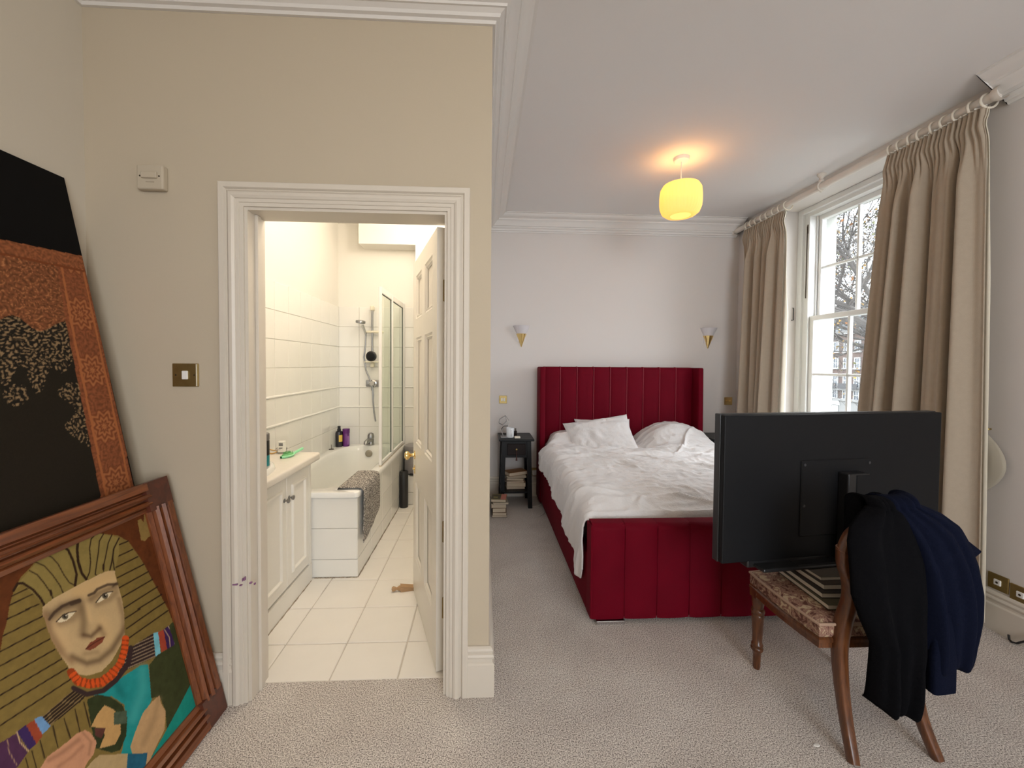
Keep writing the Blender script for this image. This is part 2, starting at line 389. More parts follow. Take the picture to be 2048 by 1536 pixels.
# skirting -------------------------------------------------------------------------
SP = [(0, .215), (.008, .215), (.016, .208), (.019, .200), (.016, .190), (.014, .188), (.020, .184), (.024, .176), (.022, .168), (.017, .165), (.017, .150), (.022, .146), (.025, .142), (.025, 0), (0, 0)]
def skirt(n, path, label):
    m = MB(); m.sweep(SP, path, up3(0)); return struct('baseboard_'+n, m, TRIM, label, smooth=28)
skirt('right', [(XR, -3.19), (XR, YF-.026)], 'white moulded baseboard under the sockets')
skirt('far', [(XR, YF), (.03+.026, YF)], 'white moulded baseboard behind the bed')
skirt('partition', [(.03, YF-.026), (.03, YD), (-.064, YD)], 'white moulded baseboard wrapping the wall corner beside the doorway')
skirt('doorway', [(-1.052, YD), (XL+.026, YD)], 'white moulded baseboard behind the frame, left of the doorway')
skirt('left', [(XL, YD-.026), (XL, YB)], 'white moulded baseboard along the left wall')

# door lining, casing, door leaf ------------------------------------------------------
OX0, OX1, OZ = -.982, -.168, 2.082
m = MB(); y0, y1 = YD-.003, BY0+.01
m.box(OX0-.02, OX0, y0, y1, 0, OZ+.02); m.box(OX1, OX1+.02, y0, y1, 0, OZ+.02); m.box(OX0, OX1, y0, y1, OZ, OZ+.02)
m.rbox(OX0-.001, OX0+.012, 1.80, 1.832, 0, OZ, .002, 1)          # stop bead, latch side
struct('trim_4', m, TRIM, 'white door lining of the bathroom doorway')
AP = [(0, 0), (0, .012), (.008, .014), (.014, .014), (.015, .018), (.022, .020), (.028, .020), (.030, .024), (.040, .029), (.052, .028), (.060, .022), (.064, .016), (.067, .016), (.069, .022), (.072, .027), (.092, .027), (.095, .024), (.095, 0)]
m = MB(); e = .012; path = [(OX1+e, 0), (OX1+e, OZ+e), (OX0-e, OZ+e), (OX0-e, 0)]
AP2 = [(-a, b) for a, b in AP]
m.sweep(AP2, path, lambda u, v, b: (u, YD-b, v))
cas = struct('trim_5', m, TRIM, 'moulded door casing around the bathroom doorway', smooth=28)
PURP = mat('pen_marks', (.26, .12, .24), .7)
for px, py, w, hh in ((470, 1169, 9, 3), (485, 1160, 1.5, 5), (489, 1158, 1.5, 6), (501, 1166, 4, 2.5), (509, 1168, 2, 3), (481, 1171, 4, 1.5)):
    q = on_y(px, py, YD-.0275); sc = 1.73/810
    part('pen_mark', MB().box(q[0]-w*sc/2, q[0]+w*sc/2, YD-.0295, YD-.020, q[2]-hh*sc/2, q[2]+hh*sc/2), PURP, cas)

hinge = Vector((-.176, 1.885, .006)); freep = Vector((-.404, 2.600, .006)); dd = (freep-hinge); DW = dd.length; ang = math.atan2(dd.y, dd.x)
DH, DT = 2.066, .04
DM = Matrix.Translation(hinge) @ Matrix.Rotation(ang, 4, 'Z')    # local: x along leaf, y=+ toward the shower side (left face), z up
def leaf_box(m, u0, u1, z0, z1, a=0, b=DT, r=.002): m.rbox(u0, u1, a, b, z0, z1, r, 1)
cols = ((.105, .335), (.43, DW-.10)); rows = ((.235, .725), (.955, 1.605), (1.705, 1.975))
m = MB()
us = [0, cols[0][0], cols[0][1], cols[1][0], cols[1][1], DW]; zs = [0, rows[0][0], rows[0][1], rows[1][0], rows[1][1], rows[2][0], rows[2][1], DH]
for a, b in ((0, 1), (2, 3), (4, 5)): m.box(us[a], us[b], 0, DT, 0, DH)
for c in cols:
    for a, b in ((0, 1), (2, 3), (4, 5), (6, 7)): m.box(c[0], c[1], 0, DT, zs[a], zs[b])
m.xf(DM); door = struct('door_1', m, mat('door_paint', (.88, .84, .76), .35, bump=.02, bscale=50), 'white six-panel bathroom door standing open')
PP = [(0, .0), (.006, .001), (.012, -.004), (.018, -.006), (.024, -.003), (.03, -.010), (.034, -.012)]
for c in cols:
    for z0, z1 in rows:
        q = MB(); q.box(c[0]-.005, c[1]+.005, .012, DT-.014, z0-.005, z1+.005)
        for side in (0, 1):
            f = (lambda u, v, b: (u, DT+b, v)) if side == 0 else (lambda u, v, b: (u, -b, v))
            q.sweep(PP, [(c[0], z0), (c[1], z0), (c[1], z1), (c[0], z1)], f, closed=True)
        q.xf(DM); part('panel', q, door.data.materials[0], door, smooth=20)
q = MB(); kz = .875; q.lathe([(0, 0), (.026, 0), (.026, .004), (.011, .007), (.009, .022), (.012, .03), (.022, .036), (.027, .046), (.025, .056), (.014, .062), (0, .063)], (DW-.06, DT, kz), 20, 'Y')
q.xf(DM); part('handle', q, BRASS, door, smooth=40, label='polished brass door knob')
q = MB(); q.lathe([(0, 0), (.026, 0), (.026, .004), (.011, .007), (.009, .022), (.022, .036), (.027, .046), (.014, .062), (0, .063)], (DW-.06, 0, kz), 20, 'Y'); 
for i, v in enumerate(q.v): q.v[i] = (v[0], -v[1], v[2])
q.xf(DM); part('handle', q, BRASS, door, smooth=40, label='polished brass door knob')
q = MB(); q.rbox(DW-.075, DW-.045, DT, DT+.004, kz-.115, kz-.065, .002, 1); q.tube([(DW-.06, DT, kz-.085), (DW-.06, DT+.012, kz-.085)], .008, 10); q.xf(DM); part('escutcheon', q, BRASS, door)
q = MB(); q.box(DW-.001, DW+.002, .008, .032, kz-.06, kz+.07); q.xf(DM); part('lock_plate', q, BRASS, door)
for z in (.30, .66, 1.78):
    q = MB(); q.rbox(-.008, .004, -.012, .012, z-.05, z+.05, .003, 1); q.xf(DM); part('hinge', q, ABRASS, door)
q = MB(); q.box(OX1-.002, OX1+.002, 1.79, 1.812, .58, .71); part('hinge', q, mat('old_hinge', (.05, .03, .015), .6, .6), door)
q = MB(); q.box(OX1-.002, OX1+.002, 1.80, 1.812, 1.71, 1.83); part('hinge', q, ABRASS, door)

# window -------------------------------------------------------------------------------
GL = glass('window_glass')
WIN = mat('window_paint', (.78, .78, .77), .35)
def sash_window(idx, a, b, label, detail=True):
    m = MB()
    m.rbox(3.05, 3.22, b-.06, b, WZ0, WZ1, .004, 1); m.rbox(3.05, 3.22, a, a+.06, WZ0, WZ1, .004, 1)
    m.rbox(3.05, 3.22, a+.06, b-.06, WZ1-.05, WZ1, .004, 1); m.rbox(2.98, 3.22, a+.0, b, WZ0, WZ0+.04, .006, 1)
    m.box(3.075, 3.215, b-.13, b-.06, WZ0+.04, WZ1-.05); m.box(3.075, 3.215, a+.06, a+.13, WZ0+.04, WZ1-.05)   # pulley stiles
    m.box(3.075, 3.215, a+.13, b-.13, WZ1-.085, WZ1-.05)
    m.rbox(3.06, 3.08, b-.135, b-.125, WZ0+.04, WZ1-.085, .002, 1); m.rbox(3.13, 3.14, b-.145, b-.13, WZ0+.04, WZ1-.085, .002, 1)
    w = struct('window_%d' % idx, m, WIN, label)
    def sash(x0, x1, z0, z1, zb, stile, rails):
        y0, y1 = a+.13, b-.13; q = MB()
        q.rbox(x0, x1, y0, y0+stile, z0, z1, .003, 1); q.rbox(x0, x1, y1-stile, y1, z0, z1, .003, 1)
        q.rbox(x0, x1, y0, y1, z0, z0+rails[0], .003, 1); q.rbox(x0-.002, x1+.001, y0, y1, z1-rails[1], z1, .003, 1)
        s = part('sash', q, WIN, w); yy = [y0+stile+(y1-y0-2*stile)*k/3 for k in range(4)]
        for y in yy[1:3]: part('glazing_bar', MB().rbox(x0+.006, x1-.006, y-.011, y+.011, z0+rails[0], z1-rails[1], .006, 2), WIN, s)
        part('glazing_bar', MB().rbox(x0+.006, x1-.006, y0+stile, y1-stile, zb-.011, zb+.011, .006, 2), WIN, s)
        for k in range(3):
            for c, d in ((z0+rails[0], zb), (zb, z1-rails[1])): part('pane', MB().box(x1-.015, x1-.012, yy[k]+.002, yy[k+1]-.002, c+.002, d-.002), GL, s)
    sash(3.145, 3.19, 1.885, WZ1-.085, 2.373, .045, (.04, .045))
    sash(3.085, 3.13, WZ0+.04, 1.925, 1.376, .045, (.09, .045))
    if detail:
        q = MB(); q.rbox(3.074, 3.080, b-.104, b-.084, 2.71, 2.80, .003, 1); q.tube([(3.07, b-.094, 2.78), (3.07, b-.094, 2.1)], .004, 6); part('sash_cord', q, mat('old_cord', (.10, .075, .055), .8), w)
        q = MB(); q.tube([(3.02, b-.003, 2.02), (3.02, b-.012, 2.01), (3.02, b-.012, 1.90), (3.0, b-.012, 1.90)], .004, 6); part('shutter_bar', q, mat('dark_iron', (.05, .05, .045), .5, .6), w)
    return w
sash_window(1, WY0, WY1, 'tall white sash window over the square')
q = MB(); a, b, c, d = VX0, VX1, .45, 2.95
for x0, x1, z0, z1 in ((a, a+.07, c, d), (b-.07, b, c, d), (a, b, c, c+.09), (a, b, d-.07, d), (a, b, 1.66, 1.71), (a+.72, a+.74, c, d), (b-.74, b-.72, c, d)): q.rbox(x0, x1, YB-.16, YB-.11, z0, z1, .003, 1)
w2 = struct('window_2', q, WIN, 'second tall sash window behind the photographer')
part('pane', MB().box(a+.06, b-.06, YB-.137, YB-.133, c+.08, d-.06), GL, w2)
# ================================================================== FIXTURES
# pendant lamp
t = thing('pendant_lamp', (1.497, 3.06, ZC), 'lit pleated cream pendant lamp hanging from the bedroom ceiling', 'lamp')
part('ceiling_rose', MB().lathe([(0, ZC-.030), (.048, ZC-.030), (.055, ZC-.024), (.056, ZC)], (1.497, 3.06, 0), 28), WHITEP, t, smooth=40)
part('cord', MB().tube([(1.497, 3.06, ZC-.03), (1.497, 3.06, 2.80)], .0045, 8), WHITEP, t, smooth=60)
SHADE = bpy.data.materials.new('shade_fabric'); SHADE.use_nodes = True
nt = SHADE.node_tree; N = nt.nodes; L = nt.links; N.remove(N['Principled BSDF'])
d1 = N.new('ShaderNodeBsdfDiffuse'); d1.inputs[0].default_value = (.85, .76, .5, 1); tr = N.new('ShaderNodeBsdfTranslucent'); tr.inputs[0].default_value = (.75, .46, .15, 1)
mx = N.new('ShaderNodeMixShader'); mx.inputs[0].default_value = .5; em = N.new('ShaderNodeEmission'); em.inputs[0].default_value = (1.0, .66, .20, 1); em.inputs[1].default_value = .16
ad = N.new('ShaderNodeAddShader'); L.new(d1.outputs[0], mx.inputs[1]); L.new(tr.outputs[0], mx.inputs[2]); L.new(mx.outputs[0], ad.inputs[0]); L.new(em.outputs[0], ad.inputs[1]); L.new(ad.outputs[0], N['Material Output'].inputs[0])
prof = [(.062, .118), (.10, .120), (.128, .108), (.145, .078), (.150, .03), (.150, -.02), (.146, -.06), (.132, -.095), (.108, -.115), (.080, -.122), (.072, -.118)]
m = MB(); n = 144; vs = []
for r, z in prof:
    for k in range(n):
        a = 2*PI*k/n; rr = r*(1+.018*abs(math.sin(a*18))**.6*(1 if .07 < r else .3)); vs.append((1.497+rr*math.cos(a), 3.06+rr*math.sin(a), 2.712+z))
m.add(vs, [(i*n+k, i*n+(k+1) % n, (i+1)*n+(k+1) % n, (i+1)*n+k) for i in range(len(prof)-1) for k in range(n)])
part('shade', m, SHADE, t, smooth=80, label='pleated glowing cream shade')
part('bulb', MB().lathe([(0, 2.655), (.022, 2.66), (.033, 2.685), (.028, 2.71), (.014, 2.735), (.013, 2.755)], (1.497, 3.06, 0), 16), mat('bulb_glow', (1, .8, .5), .5, emit=((1, .75, .4), 3.0)), t, smooth=60)

# wall lights
SGL = mat('frosted_shade', (.66, .62, .63), .35)
for x, lab in ((.411, 'brass cone wall light with frosted top, above the left bedside table'), (2.503, 'brass cone wall light with frosted top, beside the curtain')):
    w = thing('wall_light', (x, YF, 1.75), lab, 'wall light', 'wall lights either side of the bed')
    part('frosted_shade', MB().lathe([(.050, 1.778), (.092, 1.868), (.089, 1.868), (.048, 1.78)], (x, YF, 0), 28, a0=-PI, a1=0), SGL, w, smooth=50)
    part('brass_cone', MB().lathe([(0, 1.640), (.004, 1.640), (.056, 1.779), (.054, 1.783), (0, 1.783)], (x, YF, 0), 28, a0=-PI, a1=0), BRASS, w, smooth=30, label='polished brass cone')
    part('back_plate', MB().box(x-.05, x+.05, YF-.006, YF, 1.70, 1.86), SGL, w)

# switches and sockets
def screw(p, parent, m, axis='Y', r=.0035):
    part('screw', MB().lathe([(0, -.0012), (r, -.001), (r, .001)], p, 10, axis), m, parent)
DARK = mat('screw_dark', (.05, .035, .02), .5, .5)
x, _, z = on_y(373, 750, YD); t = thing('light_switch', (x, YD, z), 'square aged brass light switch with a white rocker, left of the doorway', 'switch')
part('plate', MB().rbox(x-.052, x+.052, YD-.008, YD, z-.048, z+.048, .002, 1), ABRASS, t)
part('rocker', MB().rbox(x-.011, x+.013, YD-.014, YD-.007, z-.018, z+.018, .003, 2), WHITEP, t)
part('surround', MB().box(x+.044, x+.048, YD-.009, YD-.006, z-.046, z+.046), CREAMP, t)
for s in (-1, 1): screw((x+s*.037, YD-.008, z), t, DARK)
x, _, z = on_y(311, 360, YD); t = thing('isolator_switch', (x, YD, z), 'raised cream fan isolator switch high on the doorway wall', 'switch')
OWH = mat('switch_offwhite', (.52, .45, .345), .45)
part('plate', MB().rbox(x-.052, x+.052, YD-.030, YD, z-.049, z+.049, .006, 2), OWH, t)
part('rocker', MB().rbox(x-.029, x+.031, YD-.039, YD-.028, z-.007, z+.018, .003, 2), OWH, t)
part('label_strip', MB().box(x-.015, x+.018, YD-.0308, YD-.029, z-.022, z-.0195), mat('grey_print', (.3, .25, .18), .7), t)
for s in (-1, 1): screw((x+s*.037, YD-.030, z+.003), t, DARK)
x, _, z = on_y(1006, 799, YF); t = thing('double_switch', (x, YF, z), 'brass switch with two white rockers above the left bedside table', 'switch')
part('plate', MB().rbox(x-.043, x+.043, YF-.008, YF, z-.043, z+.043, .002, 1), ABRASS, t)
for s in (-1, 1): part('rocker', MB().rbox(x+s*.013-.009, x+s*.013+.009, YF-.014, YF-.006, z-.018, z+.018, .003, 1), WHITEP, t)
x, _, z = on_y(1456, 802, YF); t = thing('brass_switch', (x, YF, z), 'shiny brass switch on the wall next to the left curtain', 'switch')
part('plate', MB().rbox(x-.045, x+.045, YF-.008, YF, z-.043, z+.043, .002, 1), BRASS, t)
for s in (-1, 1): part('toggle', MB().lathe([(.008, 0), (.007, -.012), (.004, -.016), (0, -.016)], (x+s*.018, YF-.007, z), 12, 'Y'), BRASS, t, smooth=40)
x, _, z = on_y(1072, 943, YF); t = thing('wall_socket', (x, YF, z), 'brass wall socket with a white plug between bedside table and bed', 'socket')
part('plate', MB().rbox(x-.075, x+.075, YF-.008, YF, z-.043, z+.043, .002, 1), ABRASS, t)
part('plug', MB().rbox(x-.045, x+.005, YF-.045, YF-.006, z-.03, z+.02, .008, 2), WHITEP, t, smooth=40)
for (px, py), lab in (((1998, 1165), 'brass wall socket just right of the curtain, farther one'), ((2044, 1190), 'brass wall socket at the photo edge, nearer one')):
    _, y, z = on_x(px, py, XR); t = thing('wall_socket', (XR, y, z), lab, 'socket', 'brass sockets above the baseboard')
    part('plate', MB().rbox(XR-.008, XR, y-.045, y+.045, z-.043, z+.043, .002, 1), ABRASS, t)
    part('outlet', MB().rbox(XR-.014, XR-.006, y-.016, y+.016, z-.016, z+.016, .003, 1), WHITEP, t)
    part('hole', MB().lathe([(0, -.0145), (.006, -.0145), (.006, -.012)], (XR, y, z), 10, 'X'), DARK, t)
c = [(2.80, 1.985, .03), (2.79, 1.975, .012), (2.785, 1.96, .008), (2.79, 1.945, .012), (2.80, 1.91, .05), (2.825, 1.88, .13), (2.835, 1.85, .2)]
solo('power_cable', MB().tube(c, .005, 8), BLACKS, 'black cable drooping along the baseboard under the sockets', 'cable', smooth=60)

# ================================================================== BATHROOM
# vanity
VX, VY0_, VY1_, VZ = -1.14, 1.90, 2.732, .795
t = thing('vanity_cabinet', (-1.34, 2.33, 0), 'cream vanity cabinet with two panelled doors under the basin', 'cabinet')
part('carcass', MB().box(BXL+.012, VX-.02, VY0_, VY1_, .11, VZ), BPAINT, t)
part('plinth', MB().box(BXL+.012, VX+.004, VY0_, VY1_-.003, .0, .115), BPAINT, t)
part('stile', MB().rbox(VX-.02, VX, VY1_-.032, VY1_, .11, VZ, .002, 1), BPAINT, t)
ysm = 2.395
DP = [(0, 0), (.004, .009), (.010, .012), (.018, .011), (.022, .004), (.026, 0)]
for i, (a, b, ky) in enumerate(((ysm+.002, VY1_-.034, ysm+.028), (VY0_+.1, ysm-.002, ysm-.028))):
    d = part('door', MB().rbox(VX-.02, VX, a, b, .13, VZ-.012, .003, 1), BPAINT, t)
    q = MB(); q.sweep(DP, [(a+.055, .19), (b-.055, .19), (b-.055, VZ-.07), (a+.055, VZ-.07)], lambda u, v, bb: (VX+bb, u, v), closed=True)
    part('moulding', q, BPAINT, d, smooth=25)
    part('knob', MB().lathe([(.012, 0), (.012, .003), (.005, .005), (.005, .014), (.013, .02), (.014, .028), (.008, .032), (0, .032)], (VX, ky, .655), 16, 'X'), STEEL, d, smooth=40, label='grey metal knob')
# worktop with the inset basin
q = MB(); bm = bmesh.new()
bmesh.ops.create_cube(bm, size=1)
x0, x1, ya, yb = BXL+.011, -1.098, 1.895, 2.785
for v in bm.verts: v.co = Vector(((x0+x1)/2+v.co.x*(x1-x0), (ya+yb)/2+v.co.y*(yb-ya), .82+v.co.z*.05))
ed = [e for e in bm.edges if all(v.co.x > x1-.01 for v in e.verts) or (all(v.co.y > yb-.01 for v in e.verts) and all(v.co.x > x0 for v in e.verts))]
bmesh.ops.bevel(bm, geom=ed, offset=.018, segments=4, profile=.5, affect='EDGES'); q.bm(bm)
solo('worktop', q, mat('laminate_stone', (.74, .69, .61), .3, var=.06, vscale=60), 'cream speckled worktop on the bathroom vanity', 'worktop', smooth=35)
bx, by, bz = -1.335, 2.175, .846
q = MB(); q.lathe([(.0, .012), (.20, .013), (.24, .016), (.268, .026), (.282, .028), (.298, .020), (.304, .004), (.305, -.0005)], (bx, by, bz), 56, sx=.62)
b = solo('basin', q, ENAM, 'white oval inset basin on the vanity worktop', 'basin', smooth=50)
b.data.polygons.foreach_get
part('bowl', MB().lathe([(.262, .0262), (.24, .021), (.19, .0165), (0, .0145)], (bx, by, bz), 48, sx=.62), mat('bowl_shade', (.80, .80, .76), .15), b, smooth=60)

# bath
BX0, BX1, BYA, BYB, RZ = BXL+.01, -.832, 2.735, YF-.012, .582
t = thing('bathtub', (-1.2, 3.6, 0), 'white built-in bathtub with tiled side panel', 'bathtub')
nu = 96; rows = []
def ring(hx, hy, cx, cy, z, pw):
    R = []
    for k in range(nu):
        a = 2*PI*(k+.5)/nu; c, s = math.cos(a), math.sin(a)
        R.append((cx+hx*math.copysign(abs(c)**(2/pw), c), cy+hy*math.copysign(abs(s)**(2/pw), s), z))
    return R
ox, oy, hx, hy = (BX0+BX1)/2, (BYA+BYB)/2, (BX1-BX0)/2, (BYB-BYA)/2
ix, iy, kx, ky = ox-.012, oy+.005, hx-.075, hy-.10
L_ = [ring(hx, hy, ox, oy, RZ-.035, 40), ring(hx, hy, ox, oy, RZ-.008, 40), ring(hx-.006, hy-.006, ox, oy, RZ, 40), ring(kx+.012, ky+.012, ix, iy, RZ, 3.3), ring(kx, ky, ix, iy, RZ-.008, 3.3),
      ring(kx-.012, ky-.02, ix, iy, RZ-.06, 3.3), ring(kx-.035, ky-.07, ix, iy, RZ-.25, 3.4), ring(kx-.06, ky-.13, ix, iy, RZ-.36, 3.4), ring(kx-.11, ky-.2, ix, iy, RZ-.405, 3.2), ring(.02, .05, ix, iy, RZ-.41, 2.4)]
q = MB(); vs = [p for R in L_ for p in R]
q.add(vs, [(i*nu+k, i*nu+(k+1) % nu, (i+1)*nu+(k+1) % nu, (i+1)*nu+k) for i in range(len(L_)-1) for k in range(nu)]+[tuple((len(L_)-1)*nu+k for k in range(nu))])
part('tub', q, ENAM, t, smooth=50)
sp = part('side_panel', MB().box(-.862, -.850, BYA+.03, YF-.014, 0, RZ-.036), GROUT, t)
ep = part('end_panel', MB().box(-1.165, -.862, BYA+.02, BYA+.030, 0, RZ-.036), GROUT, t)
zz = (0.004, .125, .335, RZ-.038)
for r in range(3):
    for c in range(5):
        a = BYA+.012+c*.335; b = min(a+.335, YF-.016)
        if b-a > .02: part('tile', MB().rbox(-.851, -.8425, a+.0015, b-.0015, zz[r]+.001, zz[r+1]-.0015, .002, 1), TILE, sp)
    part('tile', MB().rbox(-1.165, -.8455, BYA+.012, BYA+.021, zz[r]+.001, zz[r+1]-.0015, .002, 1), TILE, ep)
# mouldy sealant lines where panels meet the floor
MOULD = mat('mouldy_sealant', (.35, .29, .22), .9, var=.65, vscale=30)
for nm, a in (('sealant', ((-.840, BYA+.012, .001), (-.840, 4.15, .001))), ('sealant', ((-1.13, BYA+.010, .001), (-.842, BYA+.010, .001))), ('sealant', ((VX+.006, VY0_, .001), (VX+.006, VY1_-.02, .001)))):
    o = MB(); n = 40
    pts = [tuple(a[0][i]+(a[1][i]-a[0][i])*k/n+(RNG.uniform(-.0015, .0015) if i < 2 else 0) for i in range(3)) for k in range(n+1)]
    o.tube(pts, [RNG.uniform(.0016, .0045) for _ in range(n+1)], 6); part(nm, o, MOULD, t)
part('overflow', MB().lathe([(.0, -.004), (.02, -.006), (.030, -.006), (.036, -.002), (.037, .004)], (-1.19, 4.262, .508), 24, 'Y'), ABRASS if False else mat('tarnished_metal', (.36, .33, .27), .35, .9), t, smooth=40)
# mixer tap on the rim
t = thing('bath_tap', (-1.19, 4.35, RZ), 'chunky grey chrome bath mixer tap on the rim', 'tap')
q = MB().lathe([(.034, 0), (.036, .01), (.030, .02), (.030, .07), (.034, .075), (.034, .10), (.026, .122), (.012, .13), (0, .131)], (-1.19, 4.345, RZ), 20); part('tap_body', q, STEEL, t, smooth=35)
part('spout', MB().tube([(-1.19, 4.345, RZ+.05), (-1.205, 4.29, RZ+.055), (-1.215, 4.255, RZ+.045), (-1.217, 4.245, RZ+.02)], [.024, .024, .022, .019], 14), STEEL, t, smooth=50)
# folding glass bath screen
t = thing('bath_screen', (-.86, 3.9, RZ), 'folding glass bath screen with white frames', 'bath screen')
GS = glass('screen_glass', (.94, .98, .945))
sy = (3.415, 3.835, 4.375)
for i in range(2):
    a, b = sy[i]+.002, sy[i+1]-.002; q = MB()
    q.rbox(-.872, -.848, a, a+.024, RZ+.012, 2.085, .003, 1); q.rbox(-.872, -.848, b-.024, b, RZ+.012, 2.085, .003, 1)
    q.rbox(-.871, -.849, a+.003, b-.003, RZ+.013, RZ+.04, .003, 1); q.rbox(-.871, -.849, a+.003, b-.003, 2.035, 2.084, .003, 1)
    f = part('frame', q, WHITEP, t); part('pane', MB().box(-.862, -.858, a+.022, b-.022, RZ+.038, 2.037), GS, f)
    q = MB(); 
    for yy in (a+.025, b-.026): q.box(-.866, -.854, yy, yy+.003, RZ+.04, 2.035)
    q.box(-.866, -.854, a+.024, b-.024, 2.031, 2.035); part('gasket', q, mat('dark_gasket', (.09, .10, .08), .6), f)
part('wall_channel', MB().rbox(-.876, -.844, 4.377, 4.405, RZ+.005, 2.09, .003, 1), WHITEP, t)
part('bottom_seal', MB().box(-.868, -.852, sy[0], sy[2], RZ+.001, RZ+.012), mat('clear_seal', (.55, .48, .36), .5), t)
# shower rail set
X = -1.18; yw = YF-.0095
t = thing('shower_rail', (X, yw, 1.8), 'grey shower riser rail with hand shower and hose', 'shower')
part('rail', MB().tube([(X, yw-.045, 1.50), (X, yw-.045, 2.03)], .0115, 12), STEEL, t, smooth=60)
for z, s in ((2.035, 1), (1.435, -1)):
    part('wall_bracket', MB().rbox(X-.019, X+.019, yw-.065, yw, z-.03, z+.022, .012, 3), CREAMP, t, smooth=60, label='cream plastic bracket')
part('soap_tray', MB().rbox(X-.07, X+.07, yw-.10, yw-.02, 1.457, 1.467, .004, 1), CREAMP, t)
part('slider', MB().rbox(X-.06, X+.12, yw-.06, yw-.03, 1.768, 1.795, .010, 3), CREAMP, t, smooth=60, label='cream plastic slider')
q = MB(); q.tube([(X-.066, yw-.06, 1.755), (X-.075, yw-.07, 1.80), (X-.092, yw-.085, 1.85)], [.012, .013, .016], 12)
hd = Matrix.Translation((X-.105, yw-.10, 1.88)) @ Matrix.Rotation(.12, 4, 'Y') @ Matrix.Rotation(.12, 4, 'X')
part('shower_handle', q, CHROME, t, smooth=60)
part('shower_head', MB().lathe([(0, -.012), (.040, -.016), (.048, -.012), (.050, .006), (.046, .014), (.02, .020), (0, .021)], n=28).xf(hd), STEEL, t, smooth=35)
hs = [on_y(px, py, yw-.05) for px, py in ((732, 664), (731, 690), (728, 715), (732, 740), (739, 757), (745, 775), (746, 800), (748, 825), (751, 842))]
part('hose', MB().tube(hs, .0085, 10), STEEL, t, smooth=60)
hs = [on_y(px, py, yw-.05) for px, py in ((751, 843), (749, 828), (746, 805), (747, 790), (746, 778))]
part('hose', MB().tube(hs, .007, 10), STEEL, t, smooth=60)
z = 1.234
t = thing('shower_valve', (X, yw, z), 'chrome shower mixer valve on the tiled wall', 'shower valve')
part('back_plate', MB().rbox(X-.077, X+.09, yw-.02, yw, z-.037, z+.037, .018, 3), STEEL, t, smooth=50)
part('dial', MB().lathe([(.040, -.02), (.040, -.028), (.028, -.032), (.026, -.062), (.022, -.068), (0, -.068)], (X, yw, z), 24, 'Y'), CHROME, t, smooth=35)
part('outlet_pipe', MB().tube([(X-.005, yw-.03, z-.03), (X-.005, yw-.03, z-.075)], .012, 10), STEEL, t, smooth=60)
tx = thing('shower_mirror', (X, yw-.07, 1.525), 'round black speaker standing on the shower soap tray', 'speaker')
part('disc', MB().lathe([(0, -.018), (.046, -.018), (.054, -.012), (.054, .010), (.048, .015), (0, .015)], (X, yw-.082, 1.5225), 28, 'Y'), BLACKS, tx, smooth=40)
part('grille', MB().lathe([(0, -.0195), (.040, -.0195), (.042, -.018)], (X, yw-.082, 1.5225), 28, 'Y'), BLACKP, tx, smooth=40)
tx.name = 'shower_speaker'; OFF['shower_speaker'] = (X, yw-.07, 1.525)
# bottles on the rim
def bottle(name, c, prof, m, label, cat, capm=None, capprof=None, band=None, sy=1):
    t = thing(name, c, label, cat)
    part('body', MB().lathe(prof, c, 20, sy=sy), m, t, smooth=40)
    if capprof: part('cap', MB().lathe(capprof, c, 16, sy=sy), capm, t, smooth=40)
    if band:
        bp_, bm_, bs, be = band; part('label', MB().lathe(bp_, c, 10, sy=sy, a0=bs, a1=be), bm_, t, smooth=60)
    return t
DP1 = mat('dark_bottle', (.022, .018, .022), .25); PUR = mat('purple_bottle', (.13, .018, .17), .35)
bottle('shampoo_bottle', (-1.492, 4.26, RZ), [(.034, 0), (.036, .006), (.036, .14), (.032, .158), (.016, .165)], DP1, 'black shampoo bottle with a yellow label in the bath corner', 'bottle', BLACKS, [(.018, .166), (.018, .185), (.015, .186), (.015, .215), (0, .216)],
       ([(.0368, .055), (.0368, .125)], mat('yellow_label', (.75, .52, .10), .5), -1.3, -.2))
bottle('purple_bottle', (-1.428, 4.285, RZ), [(.031, 0), (.033, .005), (.033, .13), (.031, .133), (.0, .133)], PUR, 'purple shampoo bottle beside the black one', 'bottle', PUR, [(.034, .134), (.035, .137), (.036, .182), (.0, .184)],
       ([(.0338, .02), (.0338, .11)], mat('purple_label', (.30, .13, .36), .5), -.9, .3))
q = thing('bath_plug', (-1.51, 3.62, RZ), 'dark bath plug on its stalk on the bath rim', 'plug')
pz = on_z(663, 899, RZ); q.location = pz; OFF[q.name] = tuple(pz)
part('disc', MB().lathe([(0, .006), (.022, .006), (.026, .002), (.026, 0)], pz, 18), mat('plug_rubber', (.10, .085, .07), .6), q, smooth=40)
part('stalk', MB().tube([(pz[0], pz[1], RZ+.005), (pz[0], pz[1], RZ+.05)], .003, 8), DARK, q)
